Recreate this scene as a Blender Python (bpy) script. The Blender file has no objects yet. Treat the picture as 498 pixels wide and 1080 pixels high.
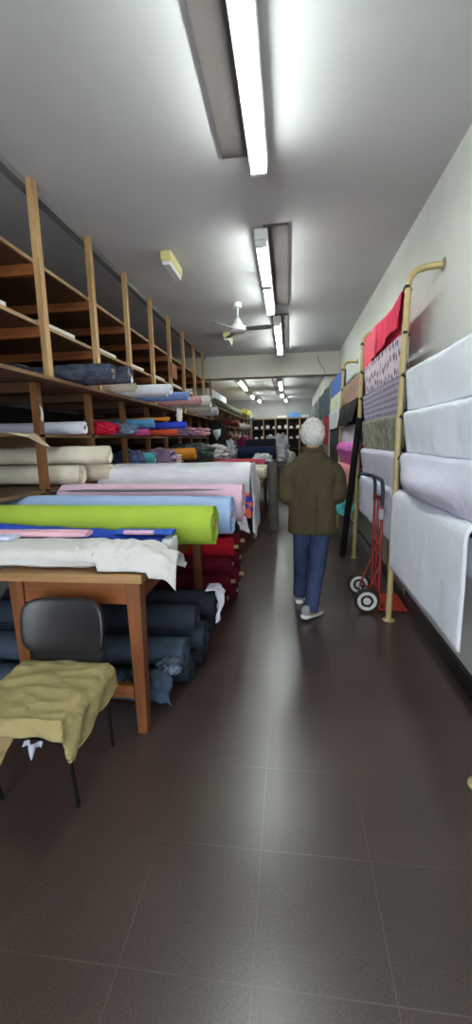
import bpy, bmesh, math, random
from mathutils import Vector, Matrix, noise
random.seed(7)
S = bpy.context.scene
COL = S.collection
PI = math.pi

# ------------------------------------------------------------------ materials
def lin(c):
    c = c / 255.0
    return c / 12.92 if c <= 0.04045 else ((c + 0.055) / 1.055) ** 2.4
def C(r, g, b): return (lin(r), lin(g), lin(b), 1.0)

class NT:
    def __init__(s, name):
        s.m = bpy.data.materials.new(name); s.m.use_nodes = True
        s.t = s.m.node_tree; s.b = s.t.nodes['Principled BSDF']
        s.tc = s.n('ShaderNodeTexCoord')
    def n(s, typ, **kw):
        x = s.t.nodes.new(typ)
        for k, v in kw.items(): setattr(x, k, v)
        return x
    def l(s, a, b): s.t.links.new(a, b)
    def noise(s, scale, detail=3, rough=.55, vec=None, stretch=None):
        t = s.n('ShaderNodeTexNoise'); t.inputs['Scale'].default_value = scale
        t.inputs['Detail'].default_value = detail; t.inputs['Roughness'].default_value = rough
        src = vec or s.tc.outputs['Object']
        if stretch:
            mp = s.n('ShaderNodeMapping'); mp.inputs['Scale'].default_value = stretch
            s.l(src, mp.inputs['Vector']); src = mp.outputs['Vector']
        s.l(src, t.inputs['Vector']); return t
    def ramp(s, fac, stops):
        r = s.n('ShaderNodeValToRGB'); el = r.color_ramp.elements
        while len(el) < len(stops): el.new(.5)
        for e, (p, c) in zip(el, stops): e.position = p; e.color = c
        s.l(fac, r.inputs['Fac']); return r
    def bump(s, h, strength, dist=.01):
        b = s.n('ShaderNodeBump'); b.inputs['Strength'].default_value = strength; b.inputs['Distance'].default_value = dist
        s.l(h, b.inputs['Height']); s.l(b.outputs['Normal'], s.b.inputs['Normal']); return b
    def set(s, rough=None, metal=None, spec=None, coat=None):
        if rough is not None: s.b.inputs['Roughness'].default_value = rough
        if metal is not None: s.b.inputs['Metallic'].default_value = metal
        if spec is not None: s.b.inputs['Specular IOR Level'].default_value = spec
        if coat is not None: s.b.inputs['Coat Weight'].default_value = coat; s.b.inputs['Coat Roughness'].default_value = .2

def shade(c, k): return (min(1, c[0] * k), min(1, c[1] * k), min(1, c[2] * k), 1)
_mats = {}
def fabric(r, g, b, rough=.9, var=.10, wr=.35, spec=.25):
    key = ('f', r, g, b, rough, var, wr)
    if key in _mats: return _mats[key]
    N = NT('fabric_%d_%d_%d' % (r, g, b)); c = C(r, g, b)
    t = N.noise(7, 4); rp = N.ramp(t.outputs['Fac'], [(.3, shade(c, 1 - var)), (.7, shade(c, 1 + var))])
    N.l(rp.outputs['Color'], N.b.inputs['Base Color'])
    w = N.noise(22, 3, .5); N.bump(w.outputs['Fac'], wr, .012)
    N.set(rough=rough, spec=spec); _mats[key] = N.m; return N.m
def plain(name, r, g, b, rough=.5, metal=0, spec=.5, var=.06, bump=.0, scale=12):
    key = (name, r, g, b)
    if key in _mats: return _mats[key]
    N = NT(name); c = C(r, g, b)
    t = N.noise(scale, 3); rp = N.ramp(t.outputs['Fac'], [(.3, shade(c, 1 - var)), (.7, shade(c, 1 + var))])
    N.l(rp.outputs['Color'], N.b.inputs['Base Color'])
    if bump: N.bump(t.outputs['Fac'], bump, .01)
    N.set(rough=rough, metal=metal, spec=spec); _mats[key] = N.m; return N.m
def wood(name, r, g, b, axis=2, rough=.6, dark=.55, sc=18):
    key = (name, axis)
    if key in _mats: return _mats[key]
    N = NT(name); c = C(r, g, b); st = [1, 1, 1]; st[axis] = .08
    t = N.noise(sc, 5, .6, stretch=tuple(st))
    rp = N.ramp(t.outputs['Fac'], [(.28, shade(c, dark)), (.5, c), (.75, shade(c, 1.25))])
    t2 = N.noise(3, 3)
    mx = N.n('ShaderNodeMix', data_type='RGBA', blend_type='MULTIPLY'); mx.inputs['Factor'].default_value = .35
    r2 = N.ramp(t2.outputs['Fac'], [(.3, (.55, .5, .45, 1)), (.65, (1, 1, 1, 1))])
    N.l(rp.outputs['Color'], mx.inputs['A']); N.l(r2.outputs['Color'], mx.inputs['B'])
    N.l(mx.outputs['Result'], N.b.inputs['Base Color']); N.bump(t.outputs['Fac'], .15, .004)
    N.set(rough=rough, spec=.35); _mats[key] = N.m; return N.m
def emit(name, col, strength):
    if name in _mats: return _mats[name]
    N = NT(name); N.b.inputs['Base Color'].default_value = (.8, .8, .8, 1)
    N.b.inputs['Emission Color'].default_value = col; N.b.inputs['Emission Strength'].default_value = strength
    _mats[name] = N.m; return N.m

def floor_mat():
    N = NT('floor_tiles')
    mp = N.n('ShaderNodeMapping'); mp.inputs['Location'].default_value = (.504, -.930, 0)
    N.l(N.tc.outputs['Object'], mp.inputs['Vector'])
    br = N.n('ShaderNodeTexBrick'); br.offset = 0; br.squash = 1
    br.inputs['Scale'].default_value = 1; br.inputs['Brick Width'].default_value = .4; br.inputs['Row Height'].default_value = .4
    br.inputs['Mortar Size'].default_value = .0022; br.inputs['Mortar Smooth'].default_value = .3
    br.inputs['Color1'].default_value = (0, 0, 0, 1); br.inputs['Color2'].default_value = (1, 1, 1, 1); br.inputs['Mortar'].default_value = (.5, .5, .5, 1)
    N.l(mp.outputs['Vector'], br.inputs['Vector'])
    sp = N.noise(150, 2, .6); big = N.noise(1.6, 4)
    r1 = N.ramp(sp.outputs['Fac'], [(.3, C(60, 48, 44)), (.5, C(75, 61, 57)), (.7, C(93, 77, 71))])
    r2 = N.ramp(big.outputs['Fac'], [(.3, (.72, .72, .72, 1)), (.7, (1.1, 1.08, 1.06, 1))])
    m1 = N.n('ShaderNodeMix', data_type='RGBA', blend_type='MULTIPLY'); m1.inputs['Factor'].default_value = 1
    N.l(r1.outputs['Color'], m1.inputs['A']); N.l(r2.outputs['Color'], m1.inputs['B'])
    r3 = N.ramp(br.outputs['Color'], [(0, (.9, .9, .9, 1)), (1, (1.08, 1.06, 1.06, 1))])
    m2 = N.n('ShaderNodeMix', data_type='RGBA', blend_type='MULTIPLY'); m2.inputs['Factor'].default_value = 1
    N.l(m1.outputs['Result'], m2.inputs['A']); N.l(r3.outputs['Color'], m2.inputs['B'])
    m3 = N.n('ShaderNodeMix', data_type='RGBA'); m3.inputs['B'].default_value = C(104, 92, 88)
    gn = N.noise(1.1, 2); gq = N.ramp(gn.outputs['Fac'], [(.42, (.15, .15, .15, 1)), (.6, (.9, .9, .9, 1))]); gm = N.n('ShaderNodeMath', operation='MULTIPLY'); N.l(gq.outputs['Color'], gm.inputs[0]); N.l(br.outputs['Fac'], gm.inputs[1])
    N.l(gm.outputs[0], m3.inputs['Factor']); N.l(m2.outputs['Result'], m3.inputs['A'])
    N.l(m3.outputs['Result'], N.b.inputs['Base Color'])
    N.set(rough=.28, spec=.8); return N.m
def paint_mat(name, c1, c2, scale=1.2, rough=.75, bump=.15):
    N = NT(name); t = N.noise(scale, 6, .6)
    rp = N.ramp(t.outputs['Fac'], [(.3, c1), (.7, c2)]); N.l(rp.outputs['Color'], N.b.inputs['Base Color'])
    b = N.noise(9, 4); N.bump(b.outputs['Fac'], bump, .01); N.set(rough=rough, spec=.3); return N.m
def print_mat(name, base, ink, scale=26, thr=.32, stretch=(1, 1, .55), rough=.9):
    N = NT(name); sx = N.n('ShaderNodeSeparateXYZ'); cx = N.n('ShaderNodeCombineXYZ'); N.l(N.tc.outputs['Object'], sx.inputs[0])
    mp = N.n('ShaderNodeMapping'); mp.inputs['Scale'].default_value = stretch
    N.l(sx.outputs['Y'], cx.inputs['X']); N.l(sx.outputs['Z'], cx.inputs['Y']); N.l(cx.outputs[0], mp.inputs['Vector'])
    v = N.n('ShaderNodeTexVoronoi', voronoi_dimensions='2D'); v.inputs['Scale'].default_value = scale; v.inputs['Randomness'].default_value = .55; N.l(mp.outputs['Vector'], v.inputs['Vector'])
    rp = N.ramp(v.outputs['Distance'], [(thr - .06, ink), (thr + .06, base)])
    N.l(rp.outputs['Color'], N.b.inputs['Base Color']); w = N.noise(20, 3); N.bump(w.outputs['Fac'], .3, .012); N.set(rough=rough, spec=.2); return N.m
def lace_mat(name, base, ink):
    N = NT(name)
    w = N.n('ShaderNodeTexWave', wave_type='BANDS', bands_direction='Z'); w.inputs['Scale'].default_value = 6; w.inputs['Distortion'].default_value = .5
    N.l(N.tc.outputs['Object'], w.inputs['Vector'])
    v = N.n('ShaderNodeTexVoronoi'); v.inputs['Scale'].default_value = 55; N.l(N.tc.outputs['Object'], v.inputs['Vector'])
    a = N.n('ShaderNodeMath', operation='MULTIPLY'); N.l(w.outputs['Fac'], a.inputs[0]); N.l(v.outputs['Distance'], a.inputs[1])
    rp = N.ramp(a.outputs[0], [(.05, base), (.6, ink)]); N.l(rp.outputs['Color'], N.b.inputs['Base Color']); N.set(rough=.9, spec=.2); return N.m
def tweed_mat(name, a, b, scale=90):
    N = NT(name); t = N.noise(scale, 3, .8); t2 = N.noise(12, 3)
    ad = N.n('ShaderNodeMath', operation='ADD'); N.l(t.outputs['Fac'], ad.inputs[0]); N.l(t2.outputs['Fac'], ad.inputs[1])
    hf = N.n('ShaderNodeMath', operation='MULTIPLY'); hf.inputs[1].default_value = .5; N.l(ad.outputs[0], hf.inputs[0])
    rp = N.ramp(hf.outputs[0], [(.4, a), (.6, b)]); N.l(rp.outputs['Color'], N.b.inputs['Base Color']); N.bump(t.outputs['Fac'], .3, .008); N.set(rough=.95, spec=.15); return N.m

# ------------------------------------------------------------------ object plumbing
def thing(name, label, cat, loc, group=None):
    o = bpy.data.objects.new(name, None); COL.objects.link(o); o.empty_display_size = .1
    o.location = loc; o['label'] = label; o['category'] = cat
    if group: o['group'] = group
    return o
def tag(o, label, cat, group=None):
    o['label'] = label; o['category'] = cat
    if group: o['group'] = group
    return o
def world_loc(o):
    v = Vector(o.location)
    while o.parent: o = o.parent; v += Vector(o.location)
    return v
def obj(name, bm, mat, parent=None, origin=None, smooth=True, solid=0, bevel=0, label=None):
    """bm is built in world coordinates; origin moves the object's own origin."""
    if origin is None:
        origin = world_loc(parent) if parent else Vector((0, 0, 0))
    origin = Vector(origin)
    bmesh.ops.translate(bm, verts=bm.verts, vec=-origin)
    bmesh.ops.recalc_face_normals(bm, faces=bm.faces)
    me = bpy.data.meshes.new(name); bm.to_mesh(me); bm.free()
    if smooth:
        me.polygons.foreach_set('use_smooth', [True] * len(me.polygons))
    o = bpy.data.objects.new(name, me); COL.objects.link(o)
    me.materials.append(mat)
    if parent:
        o.parent = parent; o.location = origin - world_loc(parent)
    else: o.location = origin
    if bevel:
        b = o.modifiers.new('bevel', 'BEVEL'); b.width = bevel; b.segments = 2; b.limit_method = 'ANGLE'
    if solid:
        s = o.modifiers.new('solid', 'SOLIDIFY'); s.thickness = solid; s.offset = 0
    if smooth:
        try: me.set_sharp_from_angle(angle=math.radians(50))
        except Exception: pass
    if label: o['label'] = label
    return o
def struct(name, bm, mat, **k):
    o = obj(name, bm, mat, **k); o['kind'] = 'structure'; return o
def B(): return bmesh.new()
def box(bm, lo, hi, rot=None):
    x0, y0, z0 = lo; x1, y1, z1 = hi
    vs = [bm.verts.new(p) for p in [(x0,y0,z0),(x1,y0,z0),(x1,y1,z0),(x0,y1,z0),(x0,y0,z1),(x1,y0,z1),(x1,y1,z1),(x0,y1,z1)]]
    for f in [(0,3,2,1),(4,5,6,7),(0,1,5,4),(1,2,6,5),(2,3,7,6),(3,0,4,7)]: bm.faces.new([vs[i] for i in f])
    if rot:
        c = Vector(((x0+x1)/2, (y0+y1)/2, (z0+z1)/2)); bmesh.ops.rotate(bm, verts=vs, cent=c, matrix=rot)
    return bm
def bx(lo, hi, rot=None): return box(B(), lo, hi, rot)
def frames(pts):
    pts = [Vector(p) for p in pts]; out = []; n = len(pts)
    T = []
    for i in range(n):
        a = pts[max(i-1, 0)]; b = pts[min(i+1, n-1)]; T.append((b - a).normalized())
    up = Vector((0, 0, 1)) if abs(T[0].z) < .9 else Vector((0, 1, 0))
    u = T[0].cross(up).normalized()
    for i in range(n):
        u = (u - T[i] * u.dot(T[i])).normalized(); v = T[i].cross(u); out.append((pts[i], u.copy(), v))
    return out
def sweep(bm, pts, radii, seg=14, sx=1, sy=1, cap=True, fn=None):
    if not hasattr(radii, '__len__'): radii = [radii] * len(pts)
    rings = []
    for i, ((p, u, v), r) in enumerate(zip(frames(pts), radii)):
        ring = []
        for k in range(seg):
            a = 2 * PI * k / seg; rr = r * (fn(i, a) if fn else 1)
            ring.append(bm.verts.new(p + u * (math.cos(a) * rr * sx) + v * (math.sin(a) * rr * sy)))
        rings.append(ring)
    for A, Bq in zip(rings, rings[1:]):
        for k in range(seg): bm.faces.new((A[k], A[(k+1) % seg], Bq[(k+1) % seg], Bq[k]))
    if cap:
        bm.faces.new(list(reversed(rings[0]))); bm.faces.new(rings[-1])
    return bm
def bez(pts, n=8):
    """Catmull-Rom through pts."""
    P = [Vector(p) for p in pts]; P = [P[0]*2 - P[1]] + P + [P[-1]*2 - P[-2]]; out = []
    for i in range(1, len(P) - 2):
        for k in range(n):
            t = k / n; a, b, c, d = P[i-1], P[i], P[i+1], P[i+2]
            out.append(.5 * ((2*b) + (c - a)*t + (2*a - 5*b + 4*c - d)*t*t + (3*b - a - 3*c + d)*t**3))
    out.append(P[-2]); return out
def lathe(bm, prof, c, seg=20, axis=None):
    """prof: list of (r, h) along +Z from c (or along axis)."""
    M = Matrix.Identity(3) if axis is None else Vector((0,0,1)).rotation_difference(Vector(axis)).to_matrix()
    rings = []
    for r, h in prof:
        rings.append([bm.verts.new(Vector(c) + M @ Vector((r*math.cos(2*PI*k/seg), r*math.sin(2*PI*k/seg), h))) for k in range(seg)])
    for A, Bq in zip(rings, rings[1:]):
        for k in range(seg): bm.faces.new((A[k], A[(k+1) % seg], Bq[(k+1) % seg], Bq[k]))
    bm.faces.new(list(reversed(rings[0]))); bm.faces.new(rings[-1]); return bm
def nz(x, y, z): return noise.noise(Vector((x, y, z)))

# ------------------------------------------------------------------ cloth shapes
def roll_bm(p0, p1, r, squash=1.0, lump=.05, seed=0, seg=36, nl=18, ends=True, droop=0.0, taper=0.0):
    bm = B(); p0 = Vector(p0); p1 = Vector(p1); d = p1 - p0; L = d.length; t = d.normalized()
    up = Vector((0, 0, 1)); 
    if abs(t.z) > .8: up = Vector((1, 0, 0))
    u = t.cross(up).normalized(); v = u.cross(t)
    rings = []
    for i in range(nl + 1):
        s = i / nl; c = p0 + d * s
        ring = []
        for k in range(seg):
            a = 2*PI*k/seg
            n_ = nz(math.cos(a)*1.2 + seed*7.3, math.sin(a)*1.2 + seed, s*L*4) * lump + nz(math.cos(a)*3 + seed, math.sin(a)*3, s*L*11)*lump*.35
            spiral = 1 - .035 * (k/seg)
            edge = 1.0 - .03*(1 if i in (0, nl) else 0)
            rr = r*(1 + n_)*spiral*edge
            off = u*math.cos(a)*rr*(1 + (1 - squash)*.6) + v*math.sin(a)*rr*squash
            w = t * (nz(a*2, seed*3.1, 5)*.012 if i in (0, nl) else 0)
            ring.append(bm.verts.new(c + off + w))
        rings.append(ring)
    for A, Bq in zip(rings, rings[1:]):
        for k in range(seg): bm.faces.new((A[k], A[(k+1) % seg], Bq[(k+1) % seg], Bq[k]))
    if ends:
        for ring, sgn, c in ((rings[0], -1, p0), (rings[-1], 1, p1)):
            prev = ring; m = 5
            for j in range(1, m + 1):
                q = 1 - j*(.8/m); dep = -sgn*(.012 if j % 2 else .001)*min(1, r/.1) - (sgn*.02 if j == m else 0)
                cur = [bm.verts.new(c + (x.co - c)*(q/(1 - (j-1)*(.8/m)) if False else 1) * 0 + (c + (ring[k].co - c)*q - c) + t*dep) for k, x in enumerate(ring)]
                for k in range(seg): bm.faces.new((prev[k], prev[(k+1) % seg], cur[(k+1) % seg], cur[k]))
                prev = cur
            bm.faces.new(prev)
    else:
        bm.faces.new(rings[0]); bm.faces.new(rings[-1])
    return bm
CARD = None
def roll(name, label, group, p0, p1, r, mat, squash=1.0, lump=.05, core=True, cat='fabric roll', seed=None, core_out=.004, core_r=None, core_mat=None):
    seed = random.random()*50 if seed is None else seed
    p0 = Vector(p0); p1 = Vector(p1); c = (p0 + p1)/2
    base = (c.x, c.y, c.z - r*squash)
    if not core:
        o = obj(name, roll_bm(p0, p1, r, squash, lump, seed), mat, origin=base); return tag(o, label, cat, group)
    T = thing(name, label, cat, base, group)
    obj('rolled_fabric', roll_bm(p0, p1, r, squash, lump, seed), mat, T)
    t = (p1 - p0).normalized(); cr = core_r or min(.022, r*.26)
    for e, sg in ((p1, 1),):
        bm = B()
        a = e - t*sg*.06; b = e + t*sg*core_out
        # open-ended cardboard tube: outer and inner wall
        f0, f1 = frames([a, b])
        ro, ri = [], []
        for (p, u, v) in (f0, f1):
            ro.append([bm.verts.new(p + u*math.cos(2*PI*k/14)*cr + v*math.sin(2*PI*k/14)*cr) for k in range(14)])
            ri.append([bm.verts.new(p + u*math.cos(2*PI*k/14)*cr*.8 + v*math.sin(2*PI*k/14)*cr*.8) for k in range(14)])
        for k in range(14):
            j = (k+1) % 14
            bm.faces.new((ro[0][k], ro[0][j], ro[1][j], ro[1][k])); bm.faces.new((ri[0][k], ri[1][k], ri[1][j], ri[0][j]))
            bm.faces.new((ro[1][k], ro[1][j], ri[1][j], ri[1][k]))
        bm.faces.new(ri[0])
        obj('cardboard_core', bm, core_mat or CARD, T)
    return T
def heap_bm(c, sx, sy, sz, seed=0, amp=.22, nu=40, nv=22, fold=3.0, p=.75):
    """lumpy pile of cloth resting on a flat base at c (bottom centre)."""
    bm = B(); rows = []; cx, cy, cz = c
    for j in range(nv + 1):
        ph = PI*(j/nv) - PI/2; row = []
        for i in range(nu):
            th = 2*PI*i/nu
            d = Vector((math.cos(ph)*math.cos(th), math.cos(ph)*math.sin(th), math.sin(ph)))
            n_ = 1 + amp*(nz(d.x*fold + seed, d.y*fold, d.z*fold*1.4 + seed) + .5*nz(d.x*fold*2.3 + seed, d.y*fold*2.3 + 9, d.z*fold*2.3))
            q = [math.copysign(abs(v_)**p, v_) for v_ in d]
            x, y, z = cx + q[0]*sx*n_, cy + q[1]*sy*n_, cz + sz*(.5 + .5*q[2]*n_)
            row.append(bm.verts.new((x, y, max(z, cz + .001*(j)))))
        rows.append(row)
    for A, Bq in zip(rows, rows[1:]):
        for k in range(nu): bm.faces.new((A[k], A[(k+1) % nu], Bq[(k+1) % nu], Bq[k]))
    bmesh.ops.remove_doubles(bm, verts=bm.verts, dist=1e-5)
    return bm
def heap(name, label, cat, group, c, sx, sy, sz, mat, **k):
    return tag(obj(name, heap_bm(c, sx, sy, sz, seed=random.random()*40, **k), mat, origin=c), label, cat, group)
def drape_bm(y0, y1, xc, zc, r, zfront, zback=None, sag=None, amp=.012, seed=0, freq=6, out=0.0, ny=46, hem=None, topf=None):
    """cloth hung over a bar that runs along Y: back flap, over the bar, down the aisle side (-X)."""
    bm = B(); zback = zback if zback is not None else zc - .25
    nf, na, nb = 22, 9, 6; grid = []
    for i in range(ny + 1):
        s = i/ny; y = y0 + (y1 - y0)*s
        top = zc + (topf(s) if topf else 0); zf = zfront + (hem(s) if hem else 0)
        col = []
        for j in range(nb):                      # back flap upwards
            q = j/nb; z = zback + (top - zback)*q; col.append((xc + r, z, q*.4))
        for j in range(na + 1):
            a = PI*j/na; col.append((xc + r*math.cos(a), top + r*math.sin(a), .2))
        for j in range(1, nf + 1):
            q = j/nf; z = top + (zf - top)*q
            x = xc - r - out*q
            if sag: x -= sag(s, q)[0]; z -= sag(s, q)[1]
            col.append((x, z, q))
        vs = []
        for (x, z, q) in col:
            w = amp*min(1, q*1.4)*(nz(y*freq, seed, z*1.3) + .5*nz(y*freq*2.2, seed + 4, z*3))
            wy = amp*.5*nz(z*4, seed + 11, s*2)
            vs.append(bm.verts.new((x + w, y + wy, z + amp*.25*nz(y*8, seed + 2, 3))))
        grid.append(vs)
    for A, Bq in zip(grid, grid[1:]):
        for k in range(len(A) - 1): bm.faces.new((A[k], A[k+1], Bq[k+1], Bq[k]))
    return bm
def drape(label, group, y0, y1, xc, zc, r, zfront, mat, name='draped_fabric', solid=.006, **k):
    o = obj(name, drape_bm(y0, y1, xc, zc, r, zfront, seed=random.random()*30, **k), mat, origin=(xc, (y0+y1)/2, zfront), solid=solid)
    return tag(o, label, 'draped fabric', group)
def sheet_bm(fn, nu, nv):
    bm = B(); g = [[bm.verts.new(fn(i/nu, j/nv)) for j in range(nv+1)] for i in range(nu+1)]
    for A, Bq in zip(g, g[1:]):
        for k in range(nv): bm.faces.new((A[k], A[k+1], Bq[k+1], Bq[k]))
    return bm

# ------------------------------------------------------------------ camera (calibrated from the tile grid)
cam_d = bpy.data.cameras.new('camera'); cam = bpy.data.objects.new('camera', cam_d); COL.objects.link(cam)
yaw, pitch, rl, CH = -.127854, .170858, .0222822, 1.5309
cy_, sy_, cp_, sp_ = math.cos(yaw), math.sin(yaw), math.cos(pitch), math.sin(pitch)
fwd = Vector((sy_*cp_, cy_*cp_, -sp_)); rt = Vector((cy_, -sy_, 0)); dn = fwd.cross(rt)
r2 = rt*math.cos(rl) + dn*math.sin(rl); d2 = -rt*math.sin(rl) + dn*math.cos(rl)
M = Matrix(((r2.x, -d2.x, -fwd.x, 0), (r2.y, -d2.y, -fwd.y, 0), (r2.z, -d2.z, -fwd.z, CH), (0, 0, 0, 1)))
cam.matrix_world = M
cam_d.sensor_fit = 'VERTICAL'; cam_d.sensor_height = 36; cam_d.sensor_width = 36*498/1080; cam_d.lens = 36*438.08/1080
cam_d.clip_start = .05; cam_d.clip_end = 100
S.camera = cam

# ------------------------------------------------------------------ shared materials
CARD = plain('cardboard', 176, 140, 100, .8)
FLOOR = floor_mat()
CEIL = paint_mat('ceiling_paint', C(184, 182, 182), C(198, 197, 197), .8)
WALLR = paint_mat('right_wall_paint', C(196, 197, 190), C(212, 212, 206), .9)
WALLG = paint_mat('grey_wall_paint', C(150, 150, 150), C(165, 165, 165), .9)
CREAM = paint_mat('beam_paint', C(196, 190, 178), C(208, 203, 192), 1)
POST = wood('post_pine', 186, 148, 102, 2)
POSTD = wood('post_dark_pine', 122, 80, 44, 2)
BOARD = wood('shelf_board_wood', 92, 62, 42, 1)
EDGE = wood('shelf_edge_wood', 168, 134, 96, 1)
BARW = wood('crossbar_wood', 140, 80, 38, 0)
BACKP = plain('dark_hardboard', 40, 31, 27, .8)
TLEG = wood('table_leg_wood', 124, 74, 40, 2, rough=.45)
TAPR = wood('table_apron_wood', 138, 80, 40, 0, rough=.45)
TTOP = wood('table_top_wood', 160, 124, 80, 0, rough=.6)
TDRK = wood('dark_table_wood', 84, 50, 30, 2)
GOLD = plain('gold_paint_pipe', 184, 164, 116, .4, .1)
BLK = plain('black_metal', 22, 22, 24, .4, .3)
WHT = plain('white_enamel', 225, 226, 224, .4)
H = 3.37            # ceiling height
XW, XL = 1.09, -2.95

# ------------------------------------------------------------------ the room
YF, YB = -2.6, 20.2
struct('floor', bx((XL-.1, YF-.1, -.1), (XW+.1, YB+.1, 0)), FLOOR, smooth=False)
struct('ceiling', bx((XL-.1, YF-.1, H), (XW+.1, YB+.1, H+.1)), CEIL, smooth=False)
struct('wall_right', bx((XW, YF-.1, 0), (XW+.1, YB+.1, H)), WALLR, smooth=False)
struct('wall_left', bx((XL-.1, YF-.1, 0), (XL, YB+.1, H)), WALLG, smooth=False)
struct('wall_back', bx((XL, YB, 0), (XW, YB+.1, H)), WALLG, smooth=False)
b = B()
box(b, (XL, YF-.1, 2.75), (XW, YF, H)); box(b, (XL, YF-.1, 0), (-2.5, YF, 2.75)); box(b, (.75, YF-.1, 0), (XW, YF, 2.75))
struct('wall_front', b, WALLR, smooth=False)
b = B()
box(b, (-2.5, YF-.08, 0), (-2.44, YF-.02, 2.75)); box(b, (.69, YF-.08, 0), (.75, YF-.02, 2.75)); box(b, (-2.44, YF-.08, 2.69), (.69, YF-.02, 2.75)); box(b, (-.9, YF-.08, 0), (-.84, YF-.02, 2.69))
struct('window_1', b, plain('shopfront_frame', 120, 122, 124, .4, .6), smooth=False)
struct('baseboard_right', bx((XW-.03, YF, 0), (XW, YB, .11)), plain('black_skirting', 24, 22, 22, .35), smooth=False)
struct('trim_1', bx((XL, 9.55, 2.9), (XW, 9.85, H)), CREAM, smooth=False)
struct('trim_2', bx((-1.90, YF, H-.045), (-1.83, 9.55, H)), plain('ceiling_batten', 120, 118, 116, .8), smooth=False)
b = B(); sweep(b, bez([(.62, 9.545, 3.3), (.66, 9.545, 3.15), (.75, 9.545, 3.02), (.79, 9.545, 2.91)], 6), .007, 6)
struct('trim_3', b, plain('dark_cable', 90, 80, 72, .7))

# ------------------------------------------------------------------ ceiling lamps
TUBE = emit('fluorescent_tube', (.9, 1.0, .95, 1), 22)
STRIP = plain('dark_ceiling_strip', 84, 76, 74, .8)  # flat dark strip on the ceiling, offset sideways from each lamp housing
def lamp(label, x, y0, y1, strip_dx, group='fluorescent ceiling lamps', n=2, h=H, w=.06):
    T = thing('ceiling_lamp', label, 'ceiling lamp', (x, (y0+y1)/2, h), group)
    obj('ceiling_strip', bx((x+strip_dx-.11, y0, h-.02), (x+strip_dx+.11, y1, h)), STRIP, T, smooth=False)
    obj('housing', bx((x-w, y0, h-.11), (x+w, y1, h-.021)), WHT, T, bevel=.012)
    L = (y1 - y0)/n
    for i in range(n):
        a, e = y0 + i*L + .03, y0 + (i+1)*L - .03
        for dx in (-.028, .028):
            t = obj('tube', sweep(B(), [(x+dx, a+.03, h-.14), (x+dx, e-.03, h-.14)],   .0145, 12), TUBE, T)
        for yy in (a, e - .03): obj('lampholder', bx((x-.05, yy, h-.16), (x+.05, yy+.03, h-.11)), WHT, T, smooth=False)
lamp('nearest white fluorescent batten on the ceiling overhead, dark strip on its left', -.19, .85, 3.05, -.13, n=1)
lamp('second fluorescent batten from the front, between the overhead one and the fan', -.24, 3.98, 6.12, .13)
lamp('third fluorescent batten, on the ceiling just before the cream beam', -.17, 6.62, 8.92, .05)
far = [(-1.46, 12.6, 14.9, 'far-room fluorescent lamp on the left, first one behind the beam'), (-.26, 12.9, 15.2, 'far-room fluorescent lamp on the right, first one behind the beam'),
       (-1.45, 16.6, 17.8, 'far-room fluorescent lamp on the left, second behind the beam'), (-.26, 16.4, 17.8, 'far-room fluorescent lamp on the right, second behind the beam'),
       (-1.3, 18.6, 19.8, 'far-room fluorescent lamp on the left, closest to the end wall'), (-.12, 18.6, 19.8, 'far-room fluorescent lamp on the right, closest to the end wall')]
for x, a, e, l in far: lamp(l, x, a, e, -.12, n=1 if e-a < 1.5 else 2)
YEL = plain('yellowed_plastic', 216, 208, 140, .5); 
def eml(label, x, y0, y1, z0=H-.1):
    T = thing('emergency_light', label, 'emergency light', (x, (y0+y1)/2, H), 'yellowed emergency lights')
    obj('body', bx((x-.055, y0, H-.09), (x+.055, y1, H)), YEL, T, bevel=.012)
    b = B(); L = [(-.045, -.091), (.045, -.091), (.035, -.125), (-.035, -.125)]
    v0 = [b.verts.new((x+p[0], y0+.02, H+p[1])) for p in L]; v1 = [b.verts.new((x+p[0], y1-.01, H+p[1])) for p in L]
    b.faces.new(v0); b.faces.new(v1[::-1])
    for k in range(4): b.faces.new((v0[k], v0[(k+1) % 4], v1[(k+1) % 4], v1[k]))
    obj('diffuser', b, WHT, T, smooth=False)
eml('yellowed emergency light box alone on the ceiling left of the second lamp', -1.19, 4.3, 4.75)
eml('yellowed emergency light box on the ceiling just behind the ceiling fan', -1.07, 7.5, 8.0)

# ceiling fan
FX, FY = -.69, 6.0
T = thing('ceiling_fan', 'small white ceiling fan with grey blades in front of the beam', 'ceiling fan', (FX, FY, H))
obj('canopy', lathe(B(), [(.02, -.07), (.055, -.06), (.06, -.02), (.05, 0)], (FX, FY, H)), WHT, T)
obj('down_rod', sweep(B(), [(FX, FY, H-.07), (FX, FY, 3.09)], .013, 10), WHT, T)
obj('motor', lathe(B(), [(.03, -.05), (.09, -.045), (.12, -.02), (.12, .03), (.07, .05), (.045, .11), (.025, .14)], (FX, FY, 3.03), 28), WHT, T)
BLADE = plain('grey_fan_blade', 120, 124, 128, .5)
for k, ang in enumerate((-6, 114, 234)):
    a = math.radians(ang); dx, dy = math.cos(a), math.sin(a); bb = B()
    outline = [(.10, .03), (.16, .05), (.30, .058), (.44, .058), (.47, .03), (.47, -.03), (.44, -.058), (.30, -.058), (.16, -.05), (.10, -.03)]
    for zz in (0, .008):
        pass
    top = [bb.verts.new((FX+dx*u-dy*v, FY+dy*u+dx*v, 3.035-v*.25)) for u, v in outline]
    bot = [bb.verts.new((FX+dx*u-dy*v, FY+dy*u+dx*v, 3.027-v*.25)) for u, v in outline]
    bb.faces.new(top); bb.faces.new(bot[::-1])
    for i in range(len(outline)): bb.faces.new((top[i], bot[i], bot[(i+1) % 10], top[(i+1) % 10]))
    obj('blade', bb, BLADE, T, smooth=False)

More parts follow.
